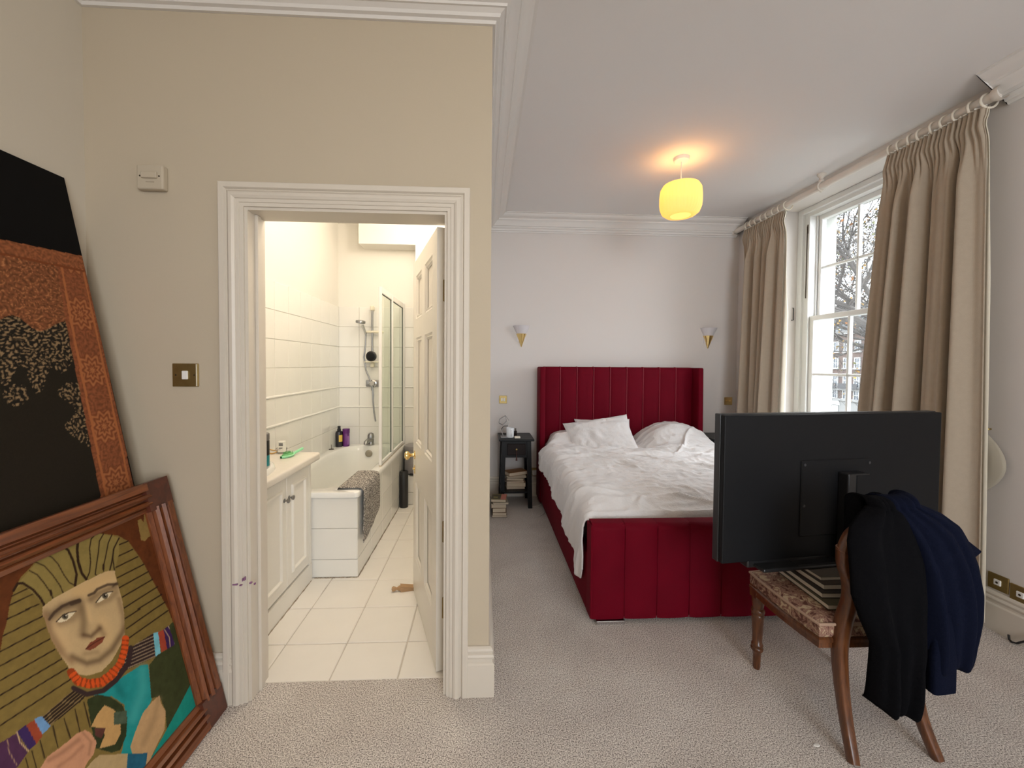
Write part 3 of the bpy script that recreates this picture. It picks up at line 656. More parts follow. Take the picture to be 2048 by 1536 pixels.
# bath mat hung over the side
MATF = mat('woven_mat', (.20, .18, .16), .95); nt = MATF.node_tree; N = nt.nodes; L = nt.links
tc = N.new('ShaderNodeTexCoord'); vo = N.new('ShaderNodeTexVoronoi'); vo.inputs['Scale'].default_value = 120; L.new(tc.outputs['Object'], vo.inputs['Vector'])
r = N.new('ShaderNodeValToRGB'); r.color_ramp.elements[0].position = .25; r.color_ramp.elements[0].color = (.66, .61, .55, 1); r.color_ramp.elements[1].position = .6; r.color_ramp.elements[1].color = (.13, .115, .105, 1)
L.new(vo.outputs['Distance'], r.inputs[0]); L.new(r.outputs[0], N['Principled BSDF'].inputs['Base Color'])
bp = N.new('ShaderNodeBump'); bp.inputs['Strength'].default_value = .8; bp.inputs['Distance'].default_value = .004; bp.invert = True; L.new(vo.outputs['Distance'], bp.inputs['Height']); L.new(bp.outputs['Normal'], N['Principled BSDF'].inputs['Normal'])
def matgrid(off):
    pr = [(-1.02, .52), (-.985, .60), (-.95, RZ+.012), (-.90, RZ+.012), (-.86, RZ+.013), (-.828, RZ+.010), (-.818, RZ-.01), (-.818, .50), (-.82, .40), (-.822, .30), (-.823, .215)]
    P_ = []
    for j in range(25):
        v = j/24; y = 2.795+v*.43; R_ = []
        for i, (x, z) in enumerate(pr):
            d = .004*math.sin(v*9+i*.6); zz_ = z if z > .5 else RZ-(RZ-z)*(1-.28*v**1.5)
            if i < 2: x = pr[2][0]-(pr[2][0]-x)*1; 
            R_.append((x+(off+abs(d) if i > 5 else 0), y+.012*math.sin(i*.7)*v, zz_+(off if 2 <= i <= 5 else 0)))
        P_.append(R_)
    return P_
q = MB(); A = matgrid(.006); B_ = matgrid(0.0); q.grid(A); q.grid(B_)
na, nb = len(A), len(A[0]); o2 = na*nb
bd = [i*nb for i in range(na)]+[(na-1)*nb+j for j in range(1, nb)]+[i*nb+nb-1 for i in range(na-2, -1, -1)]+[j for j in range(nb-2, 0, -1)]
q.add([], []); q.f += [(bd[k], bd[(k+1) % len(bd)], o2+bd[(k+1) % len(bd)], o2+bd[k]) for k in range(len(bd))]; q.mi += [0]*len(bd)
solo('bath_mat', q, MATF, 'grey woven bath mat hung over the bath side', 'bath mat', smooth=60)
# pedal bin, toilet brush, wedge
GREY = mat('bin_grey', (.26, .245, .245), .4)
bx_, by_ = -.722, 4.285; t = thing('pedal_bin', (bx_, by_, .299), 'grey pedal bin on the low tiled ledge', 'bin')
part('body', MB().lathe([(.098, .31), (.105, .318), (.105, .545), (.103, .55)], (bx_, by_, 0), 32), GREY, t, smooth=40)
part('lid', MB().lathe([(.107, .552), (.108, .575), (.102, .592), (.07, .603), (0, .607)], (bx_, by_, 0), 32), GREY, t, smooth=35)
part('base_ring', MB().lathe([(.0, .300), (.10, .300), (.102, .312)], (bx_, by_, 0), 32), BLACKS, t, smooth=40)
part('pedal', MB().rbox(bx_-.03, bx_+.03, by_-.135, by_-.09, .306, .322, .005, 2), BLACKS, t)
x, y = -.795, 4.10; t = thing('toilet_brush', (x, y, 0), 'tall black toilet brush holder on the tiles below the bin', 'toilet brush')
part('holder', MB().lathe([(0, 0), (.040, 0), (.042, .006), (.042, .36), (.038, .366), (.012, .37)], (x, y, 0), 24), BLACKS, t, smooth=40)
part('handle', MB().tube([(x, y, .365), (x, y, .49)], [.010, .0095], 12), BLACKS, t, smooth=60)
wp = on_z(783, 1184, 0); we = on_z(841, 1176, 0); d = Vector(we)-Vector(wp); d.z = 0; Lw = d.length
t = thing('door_wedge', (wp[0], wp[1], 0), 'wooden door wedge with a turned knob under the door', 'door wedge', rot=(0, 0, math.atan2(d.y, d.x)))
q = MB(); s0 = .055; w_ = .020
q.add([(s0, -w_, 0), (Lw+.03, -w_, 0), (Lw+.03, w_, 0), (s0, w_, 0), (s0, -w_, .036), (Lw+.03, -w_, .006), (Lw+.03, w_, .006), (s0, w_, .036)], [(0, 3, 2, 1), (4, 5, 6, 7), (0, 1, 5, 4), (1, 2, 6, 5), (2, 3, 7, 6), (3, 0, 4, 7)])
part('wedge', q, OAK, t, local=True)
part('turned_knob', MB().lathe([(.0, .0), (.012, .003), (.016, .012), (.012, .024), (.008, .03), (.008, .036), (.015, .045), (.016, .056)], (0, 0, .0175), 16, 'X'), OAK, t, smooth=50, local=True)
# things on the worktop
WZ = .8455
p = on_y(528, 878, 2.32); TEAL = mat('teal_can', (.01, .22, .24), .35)
t = bottle('shaving_can', (p[0]+.002, 2.32, WZ), [(.024, 0), (.026, .004), (.026, .085)], TEAL, 'black and teal spray can at the edge of the doorway', 'can', mat('grey_cap', (.16, .15, .14), .4), [(.024, .168), (.026, .175), (.026, .205), (.02, .21), (0, .21)])
part('sleeve', MB().lathe([(.026, .085), (.026, .165), (.022, .17)], (p[0]+.002, 2.32, WZ), 20), BLACKS, t, smooth=40)
p = on_z(585, 897, WZ); x, y = p[0], min(p[1], 2.755); t = thing('cream_tube', (x, y, WZ), 'small clear white tub with black lettering behind the hairbrush', 'tub')
part('body', MB().rbox(x-.022, x+.022, y-.014, y+.014, WZ, WZ+.082, .004, 1), mat('tub_white', (.80, .78, .70), .35), t)
part('cap', MB().rbox(x-.023, x+.023, y-.015, y+.015, WZ, WZ+.012, .003, 1), mat('tub_cap', (.35, .33, .28), .4), t)
for k, zz_ in enumerate((.052, .058, .064, .035)):
    part('lettering', MB().box(x-.013, x+.013 if k < 3 else x+.01, y-.0152, y-.0138, WZ+zz_, WZ+zz_+.004), BLACKS, t)
p = on_z(563, 905, WZ); x, y = p[0], p[1]; t = thing('glass_jar', (x, y, WZ), 'small clear glass jar with a silver rim on the vanity', 'jar')
part('body', MB().lathe([(.030, 0), (.033, .004), (.033, .022)], (x, y, WZ), 24), mat('jar_glass', (.45, .46, .42), .1), t, smooth=50)
part('rim', MB().lathe([(.034, .021), (.036, .024), (.036, .030), (.031, .032), (.029, .028)], (x, y, WZ), 24), CHROME, t, smooth=50)
part('contents', MB().lathe([(0, .027), (.030, .027)], (x, y, WZ), 24), WHITEP, t)
p = on_z(548, 905, WZ); q = MB(); q.tube([(p[0]+.040*math.cos(2*PI*k/28), p[1]+.05*math.sin(2*PI*k/28), WZ+.014+.010*math.sin(4*PI*k/28+1)) for k in range(28)], .004, 8, closed=True)
solo('bracelet', q, mat('amber_band', (.62, .36, .10), .3), 'amber coloured bangle behind the glass jar', 'bangle', smooth=60)
a = Vector(on_z(562, 914, WZ+.012)); b = Vector(on_z(605, 897, WZ+.03)); d = b-a
t = thing('hairbrush', (a.x, a.y, WZ), 'mint green paddle hairbrush lying on the worktop', 'hairbrush', rot=(0, 0, math.atan2(d.y, d.x)))
Lb = Vector((d.x, d.y)).length; MINT = mat('mint_plastic', (.30, .72, .40), .35); GRN = mat('brush_pad', (.13, .43, .15), .5)
q = MB(); n = 26; P_ = []
for i in range(n+1):
    u = i/n; xx = u*Lb
    w = .030*max(.18, math.sin(min(1, (u+.02)/.62)*PI)**.6) if u < .56 else .0085
    zz_ = .012+.022*max(0, u-.45)/.55
    P_.append([(xx, -w, zz_), (xx, -w*.8, zz_-.010), (xx, w*.8, zz_-.010), (xx, w, zz_), (xx, w*.8, zz_+.004), (xx, -w*.8, zz_+.004), (xx, -w, zz_)])
q.grid(P_); part('paddle', q, MINT, t, smooth=60, local=True)
q = MB(); q.lathe([(0, .014), (.6, .012), (.95, .006), (1, .0)], (0, 0, 0), 20, sx=Lb*.24, sy=.024); q.xf(Matrix.Translation((Lb*.30, 0, .014))); part('pad', q, GRN, t, smooth=60, local=True)
q = MB()
for i in range(60):
    r_ = math.sqrt(RNG.rand()); an = RNG.rand()*6.28; xx, yy = Lb*.30+Lb*.21*r_*math.cos(an), .02*r_*math.sin(an); q.tube([(xx, yy, .022), (xx, yy, .036)], .0009, 3)
part('bristles', q, GRN, t, local=True, kind='stuff')
# ================================================================== BED
HX0, HX1 = .585, 2.315; HY = 4.12; HZ = 1.425; FY0, FY1, FZ = 2.185, 2.29, .565
bed = thing('bed', (1.45, 3.25, 0), 'crimson velvet king bed with a tall channelled headboard and a footboard', 'bed')
def channels(x0, x1, n, z0, z1, y, depth, sgn, topr=.02, back=.05):
    """vertical padded channels, front face bulging towards sgn*Y"""
    w = (x1-x0)/n; out = []
    for i in range(n):
        q = MB(); K = 12; R_ = []
        a = x0+i*w+.0012; b = x0+(i+1)*w-.0012
        prof = []
        for k in range(K+1):
            u = k/K; bul = depth*(1-abs(2*u-1)**3.2); prof.append((a+(b-a)*u, bul))
        zs = [z0, z0+.02]+[z0+(z1-z0)*j/14 for j in range(1, 14)]+[z1-.028, z1-.012, z1-.003, z1]
        for z in zs:
            e = 1.0; 
            if z > z1-.028: e = 1-((z-(z1-.028))/.028)**2*.55
            if z < z0+.01: e = .6
            R_.append([(x, y+sgn*bl*e + (sgn*(-.022)*((z-(z1-.028))/.028)**2 if z > z1-.028 else 0) + .0012*math.sin(z*9+i*2+x*20), z) for x, bl in prof])
        # roll over the top towards the back
        R_.append([(x, y-sgn*back, z1+.002) for x, bl in prof]); R_.append([(x, y-sgn*back, z0) for x, bl in prof])
        q.grid(R_); out.append(q)
    return out
hb = part('headboard', MB().rbox(HX0+.05, HX1-.05, 4.29, YF-.028, .02, HZ-.01, .01), VEL, bed)
for q in channels(HX0+.055, HX1-.055, 9, .30, HZ, 4.285, .012, -1, back=.06): part('channel', q, VEL, hb, smooth=55)
PIPE = mat('velvet_piping', (.24, .012, .026), .6, sheen=.3)
for k in range(1, 9):
    x = HX0+.055+(HX1-HX0-.11)*k/9; part('piping', MB().tube([(x, 4.281, .31), (x, 4.280, 1.0), (x, 4.281, HZ-.012), (x, 4.295, HZ+.001), (x, 4.33, HZ+.002)], .0042, 6), PIPE, hb)
for xa, xb in ((HX0, HX0+.055), (HX1-.055, HX1)):
    q = MB(); q.rbox(xa, xb, HY, YF-.028, .02, HZ, .014, 3)
    # wings lean back slightly and taper upward
    for i, v in enumerate(q.v):
        if v[1] < HY+.1: q.v[i] = (v[0], v[1]+.03*(v[2]/HZ), v[2])
    part('wing', q, VEL, bed, smooth=45)
fb = part('footboard', MB().rbox(.612, HX1-.03, FY0+.022, FY1, .03, FZ-.004, .012), VEL, bed)
xs0, xs1 = .610, HX1-.028
for q in channels(xs0, xs1, 9, .028, FZ, FY0+.016, .012, -1, back=.075): part('channel', q, VEL, fb, smooth=55)
part('end_cap', MB().rbox(.602, .613, FY0+.012, FY1-.002, .03, FZ-.01, .004), VEL, fb)
for xa, xb in ((.602, .66), (HX1-.075, HX1-.02)):
    part('side_rail', MB().rbox(xa, xb, FY1-.004, HY+.03, .025, .36, .012, 2), VEL, bed, smooth=45)
for x in (.64, 2.12): part('chrome_foot', MB().rbox(x-.002, x+.158, FY0+.002, FY0+.03, .002, .022, .003, 1), CHROME, bed, label='thin chrome foot under the footboard')
for x in (.66, 2.15): part('foot', MB().box(x, x+.08, 4.2, 4.28, 0, .03), BLACKS, bed)
MX0, MX1, MY0, MY1, MZ = .665, 2.235, FY1+.005, 4.28, .545
mt = solo('mattress', MB().rbox(MX0, MX1, MY0, MY1, .26, MZ, .05, 4), mat('mattress_white', (.78, .75, .72), .9), 'white mattress inside the red bed frame', 'mattress', smooth=50)

# duvet: one cloth laid over the mattress, hanging down the left side
NU, NV = 250, 250
u = np.linspace(0, 1, NU)[:, None]*np.ones((1, NV)); v = np.ones((NU, 1))*np.linspace(0, 1, NV)[None, :]
y = FY1+.004+v*(4.275-FY1-.004)
# across: s measures cloth arc length from the left hem
def sm(a, b, x): t = np.clip((x-a)/(b-a), 0, 1); return t*t*(3-2*t)
hem = np.interp(y[0], [2.3, 2.34, 2.40, 2.47, 2.56, 2.75, 3.0, 3.3, 3.6, 3.9, 4.1, 4.275], [.26, .19, .185, .25, .30, .335, .37, .40, .43, .47, .50, .55])
hem = hem+.05*(fbm(y[0]*9, y[0]*0+5, 3)-.45)
top = .615+.03*sm(2.45, 2.9, y)-.025*sm(2.5, 2.3, y)
top = top+.215*np.exp(-(((y-4.06)/.22)**2))*np.exp(-np.abs((v*0+1)*0))*0
lx, rx = .605, 2.30
topw = rx-lx; hang = (top[0:1, :]-hem[None, :]).clip(.03)
tot = hang+topw+.25
s = u*tot; R0 = .075
x = np.zeros_like(s); z = np.zeros_like(s)
# left hang
xo = lx-.022-.045*(fbm(y*4.5, y*0+3, 3)-.45)+.10*sm(3.98, 4.10, y)
a = s < hang-R0
x = np.where(a, xo-.02*(1-s/np.maximum(hang, .05)), 0); z = np.where(a, hem[None, :]+s, 0)
q = (s-(hang-R0))/(R0*PI/2)
b = (~a) & (q < 1)
x = np.where(b, xo+R0-R0*np.cos(np.clip(q, 0, 1)*PI/2), x); z = np.where(b, top-R0+R0*np.sin(np.clip(q, 0, 1)*PI/2), z)
c = (~a) & (~b); d = s-(hang-R0+R0*PI/2)
xt = xo+R0+d
x = np.where(c, xt, x)
edge = sm(2.16, 2.33, xt)
z = np.where(c, top-.0*edge, z)
over = np.clip(xt-2.30, 0, None)
x = np.where(c & (xt > 2.30), 2.30+.045*sm(0, .08, over), x); z = np.where(c & (xt > 2.24), top-.035*sm(2.24, 2.32, xt)-np.clip(xt-2.30, 0, None)*.9, z)
# right-hand pillow under the duvet, valley between the pillows, soft humps
def g(x, y, cx, cy, sx, sy, p=2): return np.exp(-(np.abs((x-cx)/sx)**p+np.abs((y-cy)/sy)**p))
ontop = sm(.58, .70, x)*sm(2.37, 2.28, x)
hump = .195*g(x, y, 1.98, 4.16, .36, .26, 2.6)+.04*g(x, y, 1.98, 3.85, .4, .25)+.12*g(x, y, 1.05, 4.16, .42, .17, 3)+.035*g(x, y, 1.3, 3.3, .7, .3)-.07*g(x, y, 1.56, 4.10, .09, .25)
hump += -.04*g(x, y, 1.2, 3.84, .60, .05)
hump += .02*g(x, y, 1.2, 2.62, .8, .16)
z = z+hump*ontop
# wrinkles
wx, wy = x*1.0, y*1.0
wr = .044*(ridge(wx*1.6+3+.9*fbm(wx*2, wy*2), wy*6.5+1.6*fbm(wx*1.3+9, wy*1.3), 3)-.6)
wr += .014*(ridge(wx*6+fbm(wx*3, wy*3)*2, wy*14+5, 2)-.55)*sm(2.9, 3.4, y)
wr += .012*(ridge((wx+wy*.6)*13, (wy-wx*.5)*9+3, 2)-.5)
wr += .008*(fbm(wx*32, wy*38, 2)-.5)
cr = np.random.RandomState(5)
for k in range(46):                              # long drawn creases, mostly across the bed
    x0, y0, an, Ln = cr.uniform(.6, 2.2), cr.uniform(2.4, 3.95), cr.normal(0, .28), cr.uniform(.15, .75)
    if k % 5 == 0: an += cr.choice((-1, 1))*.9; Ln *= .6
    ca_, sa_ = math.cos(an), math.sin(an); uu = (wx-x0)*ca_+(wy-y0)*sa_; vv = -(wx-x0)*sa_+(wy-y0)*ca_+.10*cr.uniform(-1, 1)*uu**2+.012*np.sin(uu*14+k)
    wd = cr.uniform(.010, .024); wr = wr+cr.uniform(.010, .024)*np.exp(-np.abs(vv/wd)**1.3)*np.exp(-(uu/(Ln*.5))**4)-.006*np.exp(-((vv-2.2*wd)/wd)**2)*np.exp(-(uu/(Ln*.5))**4)
side = sm(hang, hang*.3, s)
z = z+wr*sm(.3, 1, 1-side)
x = x-np.where(s < hang, 1, 0)*(.075*(ridge(y*5.5+z*2.2, z*1.1, 3)-.6))*np.clip(side*1.6, 0, 1)
z = z-.16*np.clip(1-v/.02, 0, 1)*ontop; y = y+.0*z
q = MB(); q.grid([[(x[i, j], y[i, j], z[i, j]) for j in range(NV)] for i in range(NU)])
duv = solo('duvet', q, LINEN, 'rumpled white linen duvet spilling over the left side of the bed', 'duvet', smooth=180)
md = duv.modifiers.new('thickness', 'SOLIDIFY'); md.thickness = .008; md.offset = -1

# left pillow, leaning against the headboard
def pillow(L, Wd, T, n=44, seed=0, corner=.05):
    q = MB(); 
    for sgn in (1, -1):
        P_ = []
        for i in range(n+1):
            R_ = []
            for j in range(n+1):
                a, b = 2*i/n-1, 2*j/n-1
                k = (1-abs(a)**2.6)*(1-abs(b)**2.6); h = T*max(0, k)**.48
                pin = 1-.07*(1-abs(b)**2)*abs(a)**4; pin2 = 1-.07*(1-abs(a)**2)*abs(b)**4
                px_, py_ = a*L*pin, b*Wd*pin2
                w = .034*(ridge(a*2.6+seed+b*.8, b*1.6+3, 3)-.55)+.016*(ridge(a*7+b*3+seed, b*5-a*2, 2)-.5)
                R_.append((px_, py_, sgn*(h+ (w*min(1, k*3) if k > 0 else 0))))
            P_.append(R_)
        if sgn < 0: P_ = P_[::-1]
        q.grid(P_)
    return q
q = pillow(.345, .235, .085, seed=4); q.xf(Matrix.Translation((1.20, 4.04, .70)) @ Matrix.Rotation(.10, 4, 'Y').inverted() @ Matrix.Rotation(math.radians(52), 4, 'X') @ Matrix.Rotation(.05, 4, 'Z'))
solo('pillow', q, LINEN, 'creased white pillow propped against the left half of the headboard', 'pillow', smooth=180)
q = pillow(.30, .20, .06, seed=9); q.xf(Matrix.Translation((1.27, 4.165, .70)) @ Matrix.Rotation(math.radians(58), 4, 'X'))
solo('pillow', q, LINEN, 'second white pillow tucked behind the creased one', 'pillow', smooth=180)

# ================================================================== BEDSIDE TABLES
def bedside(x0, x1, y0, y1, ztop, label):
    t = thing('bedside_table', ((x0+x1)/2, (y0+y1)/2, 0), label, 'bedside table', 'black bedside tables')
    part('top', MB().rbox(x0, x1, y0, y1, ztop-.022, ztop, .006, 2), BLACKW, t)
    a, b, c, d = x0+.03, x1-.03, y0+.02, y1-.02
    part('apron', MB().box(a+.03, b-.03, c+.012, d-.01, ztop-.19, ztop-.022), BLACKW, t)
    dr = part('drawer', MB().rbox(a+.055, b-.055, c+.003, c+.02, ztop-.165, ztop-.05, .004, 1), mat('drawer_wood', (.012, .007, .006), .5, var=.3, vscale=20, spec=.15), t)
    xm = (a+b)/2
    part('knob', MB().lathe([(0, -.02), (.009, -.017), (.006, -.008), (.008, 0)], (xm, c+.003, ztop-.105), 12, 'Y'), ABRASS, dr, smooth=40)
    part('tassel', MB().tube([(xm, c-.012, ztop-.108), (xm, c-.012, ztop-.17), (xm, c-.012, ztop-.215)], [.0025, .003, .010], 8), mat('tassel_red', (.07, .02, .016), .9), dr, smooth=50)
    for sx_, xx in ((-1, a), (1, b)):
        for yy in (c, d):
            q = MB(); s = .021; sp_ = .018*sx_
            vs = []
            for z, o in ((ztop-.022, 0), (.0, 1)):
                cx = xx-sx_*s+sp_*o; cy = yy+(s if yy == c else -s)
                vs += [(cx-s, cy-s, z), (cx+s, cy-s, z), (cx+s, cy+s, z), (cx-s, cy+s, z)]
            q.add(vs, [(0, 1, 2, 3), (7, 6, 5, 4), (0, 4, 5, 1), (1, 5, 6, 2), (2, 6, 7, 3), (3, 7, 4, 0)]); part('leg', q, BLACKW, t)
    part('shelf', MB().rbox(a-.01, b+.01, c+.01, d-.005, .150, .170, .003, 1), BLACKW, t)
    return t
NX0, NX1, NY0, NY1, NZ = .158, .512, 4.0, YF-.03, .703
bedside(NX0, NX1, NY0, NY1, NZ, 'black bedside table left of the bed, with books on its shelf')
bedside(2.335, 2.62, 4.0, YF-.03, .703, 'black bedside table right of the bed, half hidden by the screen')

def book(c, L, Wd, T, rz, cover, label, group, sub=None, pages=None, spine=1):
    """c: centre of the underside"""
    t = thing('book', c, label, 'book', group, rot=(0, 0, rz)); cm = mat('cover_%02x%02x%02x' % tuple(int(v) for v in cover), s2l(cover), .45)
    q = MB(); q.box(-L/2, L/2, -Wd/2, Wd/2, 0, .002); q.box(-L/2, L/2, -Wd/2, Wd/2, T-.002, T); q.box(-L/2, L/2, spine*(Wd/2-.003), spine*Wd/2, .002, T-.002)
    part('cover', q, cm, t, local=True); part('pages', MB().box(-L/2+.003, L/2-.003, -Wd/2+.003, Wd/2-.004, .002, T-.002), pages or PAPER, t, local=True)
    return t
# stack on the shelf
z = .1715; g_ = 'books piled on the bedside shelf'
spec = [(.19, .125, .030, .05, (96, 62, 40), 'brown paperback at the bottom of the shelf pile'), (.195, .128, .040, -.03, (150, 128, 98), 'thick tan paperback second from the bottom of the shelf pile'),
        (.18, .12, .018, .06, (120, 92, 70), 'thin book third from the bottom of the shelf pile'), (.175, .12, .024, -.10, (168, 150, 120), 'pale paperback in the middle of the shelf pile'),
        (.20, .13, .020, .10, (110, 98, 84), 'grey-brown book fourth from the top of the shelf pile'), (.20, .14, .012, .16, (150, 138, 118), 'slim pale book fifth from the bottom, fanned out of the shelf pile'),
        (.215, .135, .035, .42, (128, 84, 40), 'fat ochre paperback on top of the shelf pile')]
xc = .335
for i, (L, Wd, T, r_, c, lab) in enumerate(spec):
    book((xc+.008*math.sin(i*2.1), 4.15+.012*math.cos(i*1.7), z), L, Wd, T, r_ if i < 6 else .45, c, lab, g_, spine=1); z += T+.0006
# stack on the floor
z = .001; g_ = 'books stacked on the carpet'
spec = [(.20, .135, .022, .02, (70, 40, 34), 'maroon book at the bottom of the floor stack'), (.185, .125, .026, -.06, (140, 118, 96), 'cream paperback second in the floor stack'),
        (.175, .12, .040, .03, (118, 84, 54), 'tan thick paperback in the middle of the floor stack'), (.20, .13, .040, -.03, (160, 142, 122), 'thick pale paperback fourth in the floor stack'),
        (.205, .135, .016, .08, (150, 140, 126), 'thin white book just under the top of the floor stack'), (.20, .135, .026, -.12, (120, 108, 70), 'pink and olive paperback on top of the floor stack')]
for i, (L, Wd, T, r_, c, lab) in enumerate(spec):
    b = book((.158+.006*math.sin(i*1.9), 3.86+.01*math.cos(i*2.3), z), L*.72, Wd*1.25, T, r_, c, lab, g_, spine=1); z += T+.0006
    if i == 5:
        x0, y0 = -L*.36, -Wd*.625
        part('cover_print', MB().box(.02, -x0-.003, y0+.004, -y0-.004, T, T+.0006), mat('pink_print', s2l((190, 120, 105)), .5), b, local=True)
        part('cover_print', MB().box(x0+.004, .015, y0+.02, -y0-.03, T, T+.0006), mat('dark_print', s2l((70, 62, 40)), .5), b, local=True)
        part('cover_print', MB().box(x0+.02, -.01, y0+.05, -y0-.09, T+.0006, T+.0010), mat('olive_print', s2l((150, 140, 80)), .5), b, local=True)
# on the bedside table
x, y = .275, 4.10; t = thing('mug', (x, y, NZ), 'white mug on the black bedside table', 'mug')
part('cup', MB().lathe([(0, .003), (.036, .003), (.038, .006), (.040, .10), (.038, .10), (.036, .012), (0, .010)], (x, y, NZ), 28), mat('white_china', (.80, .80, .80), .2), t, smooth=40)
part('handle', MB().tube([(x+.012+.0*k, y-.038-.026*math.sin(PI*k/10), NZ+.022+.060*k/10) for k in range(11)], .006, 8), mat('white_china', (.8, .8, .8)), t, smooth=60)
SILV = mat('silver_ribbon', (.13, .12, .115), .35, .85)
x, y = .215, 4.24; t = thing('metal_sculpture', (x, y, NZ), 'angular twisted silver metal ornament behind the white mug', 'ornament')
pts = [(-.005, 0, .0), (-.025, .01, .06), (.0, 0, .095), (.045, -.01, .10), (.055, 0, .155), (.02, .01, .205), (-.045, 0, .165), (-.05, -.01, .13), (-.01, -.02, .11), (.03, -.01, .15), (.02, 0, .2)]
for i in range(len(pts)-1):
    a = Vector(pts[i])+Vector((x, y, NZ)); b = Vector(pts[i+1])+Vector((x, y, NZ)); dv = (b-a); w = Vector((0, .016, 0)); n_ = dv.cross(w).normalized()*.0025
    q = MB(); q.add([a-w-n_, a+w-n_, b+w-n_, b-w-n_, a-w+n_, a+w+n_, b+w+n_, b-w+n_], [(0, 3, 2, 1), (4, 5, 6, 7), (0, 1, 5, 4), (1, 2, 6, 5), (2, 3, 7, 6), (3, 0, 4, 7)]); part('ribbon', q, SILV, t)
bottle('dropper_bottle', (.337, 4.19, NZ), [(.014, 0), (.016, .003), (.016, .05), (.008, .058)], mat('brown_glass', (.02, .012, .010), .2), 'small dark dropper bottle right of the mug', 'bottle', mat('dropper_cap', (.10, .08, .06), .5), [(.009, .058), (.009, .08), (0, .082)])
solo('tissue', MB().rbox(.315, .375, 4.03, 4.07, NZ+.0005, NZ+.022, .008, 2), mat('crumpled_white', (.70, .64, .52), .8, bump=.4, bscale=40), 'small cream packet at the front of the bedside table', 'packet')
solo('phone', MB().rbox(.18, .25, 4.06, 4.18, NZ+.0005, NZ+.009, .004, 2), mat('grey_slab', (.25, .25, .26), .3), 'flat grey phone lying beside the mug', 'phone')
cp = [on_z(px, py, .004) for px, py in ((1062, 1013), (1075, 1012), (1086, 1008), (1092, 1006), (1094, 1012), (1090, 1024), (1082, 1031), (1072, 1033), (1066, 1029), (1064, 1026))]
solo('charging_cable', MB().tube(cp, .0032, 8), mat('cable_white', (.62, .58, .55), .5), 'white charging cable curled on the carpet by the bed', 'cable', smooth=60)
# ================================================================== CHAIR with the screen, books and clothes on it
CX0 = 1.52
ch = thing('side_chair', (CX0, 1.62, 0), 'antique mahogany side chair with a patterned seat, holding the screen', 'chair')
TAP = mat('tapestry', (.33, .22, .16), .9, spec=.1); nt = TAP.node_tree; N = nt.nodes; L = nt.links
tc = N.new('ShaderNodeTexCoord'); n1 = N.new('ShaderNodeTexNoise'); n1.inputs['Scale'].default_value = 22; n1.inputs['Detail'].default_value = 3; n1.inputs['Distortion'].default_value = 2.2
L.new(tc.outputs['Object'], n1.inputs['Vector']); r = N.new('ShaderNodeValToRGB'); e = r.color_ramp.elements
e[0].position = .40; e[0].color = (.13, .058, .045, 1); e[1].position = .60; e[1].color = (.50, .38, .25, 1); x_ = e.new(.48); x_.color = (.36, .22, .16, 1); x_ = e.new(.52); x_.color = (.20, .09, .07, 1)
L.new(n1.outputs['Fac'], r.inputs[0]); L.new(r.outputs[0], N['Principled BSDF'].inputs['Base Color'])
def smoothpath(pts, n=8):
    pts = [Vector(p) for p in pts]; out = []
    for i in range(len(pts)-1):
        p0, p1, p2, p3 = pts[max(i-1, 0)], pts[i], pts[i+1], pts[min(i+2, len(pts)-1)]
        for k in range(n):
            t = k/n; out.append(.5*((2*p1)+(-p0+p2)*t+(2*p0-5*p1+4*p2-p3)*t*t+(-p0+3*p1-3*p2+p3)*t**3))
    out.append(pts[-1]); return out
def beam(path, w, d, wdir=Vector((1, 0, 0))):
    """rounded rectangular section swept along path; w along x, d across"""
    q = MB(); P_ = []; m = len(path)
    for i, p in enumerate(path):
        t = (path[min(i+1, m-1)]-path[max(i-1, 0)]).normalized(); u = (wdir-t*wdir.dot(t)).normalized(); n_ = t.cross(u)
        ww = w[i] if hasattr(w, '__len__') else w; dd_ = d[i] if hasattr(d, '__len__') else d
        R_ = []
        for k in range(17):
            a = 2*PI*k/16; c, s = math.cos(a), math.sin(a); R_.append(p+u*ww*math.copysign(abs(c)**.45, c)+n_*dd_*math.copysign(abs(s)**.45, s))
        P_.append([tuple(v) for v in R_])
    q.grid(P_); q.f += [tuple(range(15, -1, -1)), tuple((m-1)*17+k for k in range(16))]; q.mi += [0, 0]; return q
upL = smoothpath([on_y(1707, 1527, 1.376), on_y(1692, 1440, 1.425), on_y(1682, 1360, 1.455), on_y(1679, 1290, 1.47), on_y(1686, 1245, 1.468), on_y(1700, 1200, 1.455), on_y(1700, 1165, 1.44), on_y(1690, 1130, 1.42), on_y(1689, 1095, 1.40)], 6)
wl = np.interp(np.linspace(0, 1, len(upL)), [0, .2, .45, .6, .8, 1], [.016, .019, .024, .023, .022, .021]); dl = wl*1.05
upR = [Vector((2*CX0-p.x, p.y, p.z)) for p in upL]
part('rear_leg', beam(upL, wl, dl), MAHOG, ch, smooth=60); part('rear_leg', beam(upR, wl, dl), MAHOG, ch, smooth=60)
tl, tr_ = upL[-1], upR[-1]
arch = smoothpath([tl+Vector((0, 0, -.02)), tl+Vector((.03, 0, .045)), tl+Vector((.10, -.005, .085)), Vector((CX0, tl.y-.01, tl.z+.098)), tr_+Vector((-.10, -.005, .085)), tr_+Vector((-.03, 0, .045)), tr_+Vector((0, 0, -.02))], 8)
part('crest_rail', beam(arch, .020, .022, Vector((0, 1, 0))), MAHOG, ch, smooth=60)
part('back_rail', beam(smoothpath([upL[34]+Vector((0, 0, 0)), Vector((CX0, 1.46, upL[34].z+.01)), upR[34]], 8), .012, .022, Vector((0, 1, 0))), MAHOG, ch, smooth=60)
SZ = .40
fl = on_z(1512, 1340, 0); fx = 1.318; fy = 1.845
